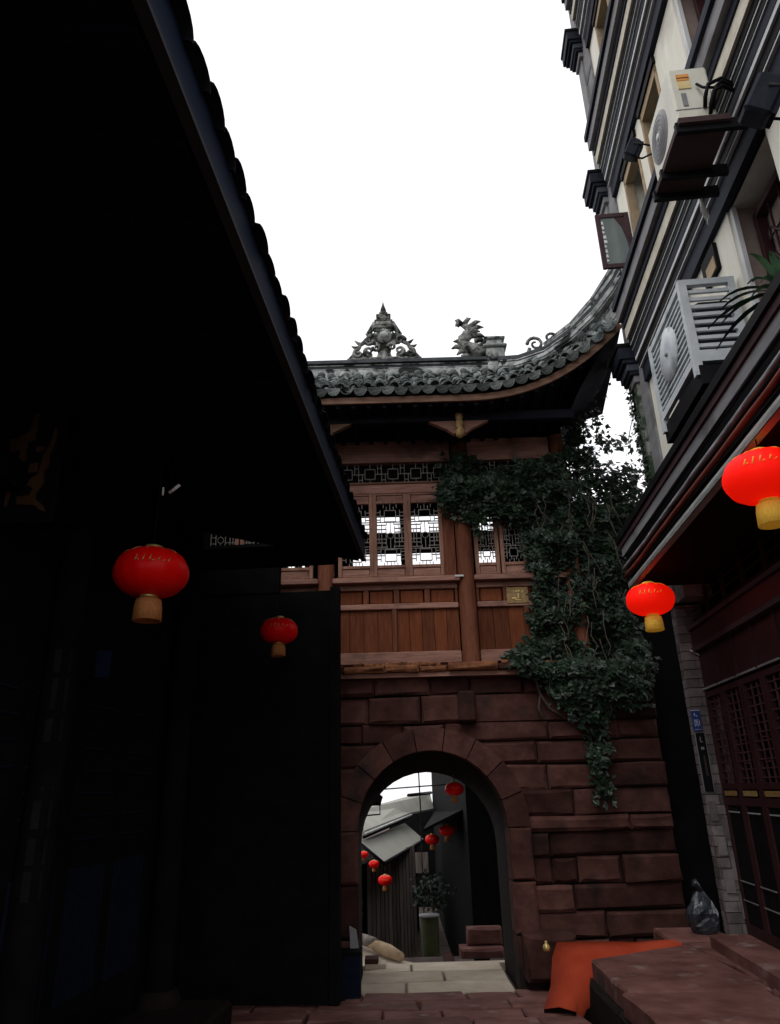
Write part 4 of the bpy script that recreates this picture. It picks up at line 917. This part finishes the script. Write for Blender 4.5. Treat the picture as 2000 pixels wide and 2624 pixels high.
# ================================================================== lanterns
def lantern(name, c, frame, dia, lab, lit, top, group=None):
    x,y,z = c; r = dia/2; t = thing(name,(x,y,z),frame,lab,'lantern',group)
    h = r*.66
    prof = [(r*.22,h*.98)]+[(r*math.cos(a)**.72 if math.cos(a)>0 else 0, h*math.sin(a)) for a in [R(78-156*i/14) for i in range(15)]]+[(r*.22,-h*.98)]
    sh = MB().lathe(prof,c,48,16,.03).part('shade','lit_red' if lit else 'red',t)
    rb = MB()
    for k in range(12):
        a = 2*math.pi*k/12+.2; rb.tube([(x+q*1.004*math.cos(a),y+q*1.004*math.sin(a),z+hh) for q,hh in prof[1:5]],r*.011,5)
    rb.part('gold_rib','gold_lit' if lit else 'brass',sh)
    fx = -math.pi/2-math.atan2(x,y)*.9
    ch = MB()
    for q,(da,z0,z1) in enumerate(((-.42,.10,.34),(-.36,.12,.14),(-.22,.06,.36),(-.05,.10,.34),(.02,.08,.12),(.18,.12,.30),(.30,.10,.16),(.44,.12,.26))):
        ch.tube([(x+r*1.012*math.cos(math.asin(zz))**.72*math.cos(fx+da+.05*w_), y+r*1.012*math.cos(math.asin(zz))**.72*math.sin(fx+da+.05*w_), z+h*zz) for w_,zz in ((0,z0),(1,z1))],r*.016,5)
    ch.part('gilt_character','gold_lit' if lit else 'brass',sh)
    MB().lathe([(0,h*.92),(r*.24,h*.92),(r*.25,h*1.12),(r*.20,h*1.16),(0,h*1.16)],c,20).part('top_cap','gold_lit' if lit else 'brass',t)
    MB().lathe([(0,-h*.92),(r*.24,-h*.92),(r*.25,-h*1.08),(0,-h*1.08)],c,20).part('bottom_cap','gold_lit' if lit else 'brass',t)
    MB().lathe([(r*.10,-h*1.06),(r*.33,-h*1.14),(r*.365,-h*1.45),(r*.38,-h*2.0),(r*.32,-h*2.02),(r*.28,-h*1.2)],c,56,28,.07).part('fringe','gold_lit' if lit else 'gold_dim',t)
    MB().tube([(x,y,z+h*1.1),(x+.004,y,lerp(z+h,top,.5)),(x,y,top)],.005,6).part('cord','black',t)
    return t
lantern('red_lantern',(2.05,4.49,3.43),'R',.50,'large glowing red lantern with gold fringe under the shop canopy near the potted plant',True,3.74)
lantern('red_lantern',(2.09,7.72,3.42),'R',.50,'glowing red lantern at the canopy end beside the brick pier',True,3.74)
lantern('red_lantern',(-1.97,4.57,3.02),'L',.50,'unlit red lantern with unlit fringe hanging in the dark porch',False,4.42)
lantern('red_lantern',(-1.83,7.75,3.27),'L',.42,'dim red lantern half lost in shadow at the far end of the porch',False,4.40)

# ================================================================== small things at the foot of the walls
rc = MB()                                                   # red cloth along the wall foot
pa = [(1.36,8.30,-.42),(1.50,8.62,-.30),(1.60,8.92,-.10),(1.70,9.12,.0),(2.1,9.18,-.01),(2.55,9.14,-.02),(3.0,9.10,-.01)]
pb = [(1.62,8.05,-.39),(1.66,8.22,-.33),(1.78,8.35,-.20),(1.95,8.40,-.12),(2.3,8.55,-.10),(2.65,8.72,-.07),(3.02,8.98,-.02)]
k = len(pa); rc.add(pa+[tuple(lerp(p[i],q[i],.5)+(.03 if i==2 else 0) for i in range(3)) for p,q in zip(pa,pb)]+pb+[(p[0],p[1],p[2]-.25) for p in pa]+[(p[0],p[1],p[2]-.25) for p in pb],
    [(i,k+i,k+i+1,i+1) for i in range(k-1)]+[(k+i,2*k+i,2*k+i+1,k+i+1) for i in range(k-1)]+[(2*k+i,4*k+i,4*k+i+1,2*k+i+1) for i in range(k-1)]+[(3*k+i,i,i+1,3*k+i+1) for i in range(k-1)], True)
rc.thing('red_cloth','red_cloth',(2.0,8.8,-.3),'W','strip of orange red cloth spread along the foot of the gate wall','cloth')
MB().lathe([(0,0),(.035,0),(.045,.03),(.03,.06),(.012,.075),(.018,.09),(0,.10)],(1.56,9.0,-.06),10,5,.2).thing('gilt_knob','brass',(1.56,9.0,-.06),'W','small gilt knob lying on the red cloth','knob')
MB().stone(1.40,1.98,9.40,9.75,-.45,.02,.05,.02).thing('fallen_block','sandstone',(1.7,9.55,-.45),'W','squat dark stone block standing at the right foot of the arch','stone block')
bg_ = MB(); br_ = random.Random(2); n1, n2 = 18, 11
for i in range(n2+1):
    v = i/n2; rr = .19*math.sin(math.pi*min(1,.18+.80*v))**.7*(1-.30*v)
    for k in range(n1):
        a = 2*math.pi*k/n1; q = rr*(1+.22*noise.noise(Vector((math.cos(a)*2.2,math.sin(a)*2.2,v*5))) + .10*math.sin(k*5+i)*.6)
        bg_.v.append(Vector((3.42+q*math.cos(a),9.32+q*.8*math.sin(a),.01+.46*v)))
for i in range(n2):
    for k in range(n1): bg_.f.append((i*n1+k,i*n1+(k+1)%n1,(i+1)*n1+(k+1)%n1,(i+1)*n1+k)); bg_.sm.append(False)
bg_.f.append(tuple(range(n1-1,-1,-1))); bg_.f.append(tuple(range(n2*n1,(n2+1)*n1))); bg_.sm += [False]*2
bgt = thing('rubbish_bag',(3.42,9.32,.0),'W','crumpled shiny plastic rubbish bag against the brick pier','bag')
bg_.part('bag_body','bag',bgt); MB().tube([(3.42,9.32,.45),(3.40,9.30,.50),(3.36,9.29,.53)],[.05,.03,.05],8).part('bag_tie','bag',bgt)
MB().slab([(2.9,9.0),(3.6,8.95),(3.65,9.7),(2.95,9.72)],-.3,.01).thing('flat_stone','paving',(3.3,9.3,-.3),'W','flat stone under the rubbish bag','stone block')

# dark post and stool left of the arch
ps = thing('wooden_post',(-.78,9.45,-.58),'W','slim dark wooden post standing left of the arch','post')
MB().cbox(-.82,-.74,9.41,9.49,-.56,1.0,.01).part('shaft','black_wood',ps); MB().cbox(-.92,-.64,9.31,9.59,-.60,-.52,.02).part('foot','black_wood',ps); MB().cbox(-.84,-.72,9.39,9.51,1.0,1.05,.01).part('cap','black_wood',ps)
so = thing('wooden_box',(-.60,9.52,-.56),'W','dark wooden box standing against the left foot of the arch','box')
MB().cbox(-.70,-.48,9.40,9.66,-.58,-.12,.012).part('box_body','dark_wood',so); MB().cbox(-.72,-.46,9.38,9.67,-.12,-.09,.006).part('lid','black_wood',so)
MB().prism([(-.60,-.09),(-.50,-.09),(-.53,.10),(-.61,.14)],9.60,9.615).thing('leaning_board','fan_grey',(-.55,9.6,-.09),'W','small pale grey board propped on the dark wooden box','board')
for k,(x0,x1,z) in enumerate(((-.50,-.22,-.585),(-.50,-.32,-.525))):
    MB().cbox(x0,x1,11.0,11.25,z,z+.06,.008).thing('loose_brick','sandstone' if k else 'lane_pale',(x0,11.1,z),'W',['pale loose brick lying at the left side of the passage','reddish loose brick stacked on the pale one'][k],'brick')

# ================================================================== beyond the gate
def S(a,b,z): return to_world((a,b,z),'R')
fh = thing('plank_house', tuple(S(-3.0,18,-2.0)), 'W', 'plank fronted house with grey sheet roofs seen through the arch','house')
def Q(pts, th_=.05):
    t = [S(*p) for p in pts]; n=len(t); dn = Vector((0,0,-th_))
    return MB().add(t+[p+dn for p in t],[tuple(range(n)),tuple(range(2*n-1,n-1,-1))]+[(i,n+i,n+(i+1)%n,(i+1)%n) for i in range(n)])
aw = Q([(-1.65,15.7,.30),(-1.23,22.5,.30),(-1.74,22.56,.72),(-2.12,15.75,.67)]).part('awning','sheet_roof',fh)
ur = Q([(-2.05,15.9,.86),(-1.55,22.3,1.0),(-1.0,25.6,1.02),(-1.15,26.6,1.45),(-1.75,24.0,1.42),(-2.45,17.4,1.20)]).part('upper_roof','sheet_roof',fh)
MB().tube([S(-2.02,15.85,.80),S(-1.52,22.3,.94)],.03,8).part('gutter','metal_edge',ur); MB().tube([S(-2.06,15.85,.74),S(-1.56,22.3,.88)],.035,8).part('gutter','black',ur)
MB().tube([S(-1.64,15.7,.26),S(-1.22,22.5,.26)],.04,8).part('awning_rail','black',aw); MB().tube([S(-1.64,15.7,.26),S(-2.10,15.72,.62)],.03,8).part('awning_rail','black',aw)
MB().tube([S(-1.72,24.0,1.45),S(-1.12,26.6,1.5)],.05,6).part('ridge_roll','black',ur)
for i in range(13):
    t = i/12; a0_, b0_ = lerp(-2.02,-1.35,t), lerp(15.95,19.5,t); w = .20
    p0, p1 = S(a0_,b0_,0), S(lerp(-2.02,-1.35,t+.07),lerp(15.95,19.5,t+.07),0)
    z1_ = .32
    MB().add([(p0.x,p0.y,-3.2),(p1.x,p1.y,-3.2),(p1.x,p1.y+.06,-3.2),(p0.x,p0.y+.06,-3.2),(p0.x,p0.y,z1_),(p1.x,p1.y,z1_),(p1.x,p1.y+.06,z1_),(p0.x,p0.y+.06,z1_)],
             [(3,2,1,0),(4,5,6,7),(0,1,5,4),(1,2,6,5),(2,3,7,6),(3,0,4,7)]).part('plank','plank',fh)
Q([(-2.15,16.05,.22),(-1.45,19.8,.22),(-1.45,23,.22),(-5,23,.22),(-5,16.05,.22)],3.9).part('house_body','dark_room',fh)
rh = thing('far_house', tuple(S(.9,16,-3)), 'W', 'dark house with a low pent roof on the far right beyond the arch','house')
MB().box(1.15,4.5,13.2,26,-3.4,2.2).part('house_wall','black_wood',rh); Q([(-.75,14.0,.95),(-.95,25,.95),(1.0,25,1.7),(1.0,14,1.7)]).part('pent_roof','black_wood',rh)
Q([(-2.6,26.8,1.0),(-2.6,27.2,1.0),(2,27.2,1.0),(2,26.8,1.0)],5).part('cross_wall','black_wood',rh)
for (a,b,z,d,lab) in ((-1.98,15.2,.47,.17,'tiny red lantern nearest the gate wall under the sheet awning'),(-1.79,15.2,.30,.20,'small red lantern in the middle of the awning corner'),(-1.58,15.2,.02,.27,'small bright red lantern hanging lowest at the awning corner'),(-.645,15,.72,.27,'red lantern hanging beside the pale hanging cloth beyond the arch'),(-.36,15.2,.86,.30,'dark red lantern under the pent roof beyond the arch')):
    p = S(a,b,z); lantern('street_lantern',tuple(p),'W',d,lab,False,p.z+d*.75)
p = Vector((.80,10.95,1.60)); lantern('passage_lantern',tuple(p),'W',.27,'dim red lantern with orange fringe inside the arch crown',False,1.86)
hc = S(-.86,15,.2); MB().box(hc.x-.12,hc.x+.12,hc.y,hc.y+.02,hc.z-.05,hc.z+.30).thing('hanging_cloth','plank',(hc.x,hc.y,hc.z),'W','pale brown cloth panel hanging under the awning end','cloth')
gd = thing('green_drum',(.45,13.2,-2.0),'W','olive green drum with a pale rim beside the planks','drum')
MB().lathe([(0,-2.0),(.13,-2.0),(.14,-1.2),(.145,-1.18),(.14,-1.1),(.15,-.30),(0,-.30)],(.45,13.2,0),20).part('drum_body','green_drum',gd); MB().lathe([(.145,-.31),(.165,-.30),(.165,-.275),(0,-.27)],(.45,13.2,0),20).part('rim','grey',gd)
leafv, leaff = [], []
for _ in range(420): leaf(Vector((.48+iv.gauss(0,.13),13.7+iv.gauss(0,.14),-.02+iv.gauss(0,.12))),Vector((iv.gauss(0,.7),-1,iv.gauss(.6,.5))),iv.uniform(.05,.10),iv.uniform(0,6.28))
sbh = thing('shrub',(.55,13.6,-.9),'W','dark leafy shrub behind the green drum','shrub'); MB().add(leafv,leaff).part('leaves','dark_leaf',sbh,kind='stuff'); MB().tube([(.55,13.6,-2.2),(.56,13.6,-.6),(.5,13.6,.1)],.025,6).part('stem','stem',sbh)
lg = MB().tube([(-.50,12.35,-.52),(-.34,12.0,-.50),(-.19,11.68,-.50),(-.02,11.42,-.53)],[.05,.08,.085,.06],9); 
lg.thing('split_log','log',(-.3,12,-.6),'W','tan split log lying along the edge of the landing','log')
MB().tube([(-.75,12.9,-.5),(-.55,12.35,-.47),(-.38,12.1,-.46)],[.05,.08,.06],8).thing('split_log','plank',(-.55,12.4,-.55),'W','thinner grey log lying behind the tan split log','log')
bl = thing('bollard',(-.62,12.0,-.6),'W','short black iron bollard with round head on the landing','bollard')
MB().lathe([(.05,-.6),(.04,-.5),(.035,-.12),(.055,-.10),(.055,-.06),(.02,-.02),(.06,.05),(.05,.12),(0,.14)],(-.62,12.0,0),14).part('post','steel',bl)
stw = thing('stone_steps',(1.1,12,-1.2),'W','pinkish stone steps rising on the right beyond the arch','steps')
for k,(x0,x1,z0,z1) in enumerate(((.62,1.5,-1.4,-1.05),(.74,1.5,-1.04,-.86),(.86,1.5,-.85,-.60),(.98,1.5,-.59,-.36))):
    MB().stone(x0,x1,11.75+k*.22,12.6,z0,z1,.03,.012).part('step_stone','paving',stw)
MB().cbox(.60,.74,11.5,12.4,-1.6,-.66,.02).part('side_stone','sandstone',stw)
MB().box(1.02,1.24,11.86,11.90,-.82,-.66).part('niche','dark_room',stw)
# posts, cables and an awning corner against the sky behind the arch
fr_ = thing('cable_frame',(-.1,14.0,-2),'W','thin dark pipe frame crossing the sky behind the arch','pipe frame')
MB().tube([(-.42,14,1.62),(.9,14,1.68)],.012,6).part('cross_bar','steel',fr_); MB().tube([(.40,14,1.2),(.38,14,2.4)],.012,6).part('upright','steel',fr_); MB().tube([(-.9,14,1.18),(-.33,14,1.21),(-.33,14,1.55)],.014,6).part('hook_bar','steel',fr_); MB().box(.38,.40,13.99,14.02,-3,1.2).part('post','steel',fr_)
ab = thing('awning_box',(-.7,13.95,1.4),'W','black folded awning corner hanging at the upper left of the arch','awning')
MB().prism([(-1.3,1.40),(-.30,1.42),(-.27,1.50),(-.34,1.56),(-.36,1.82),(-.45,1.86),(-.80,1.70),(-1.3,1.60)],13.7,14.0).part('folded_cover','black',ab); MB().prism([(-1.3,1.28),(-.75,1.33),(-.5,1.36),(-.31,1.36),(-.30,1.42),(-1.3,1.40)],13.72,13.98).part('valance','black_wood',ab)
MB().tube([(-1.25,13.9,1.4),(-1.25,13.9,-3.0)],.03,6).part('post','steel',ab)
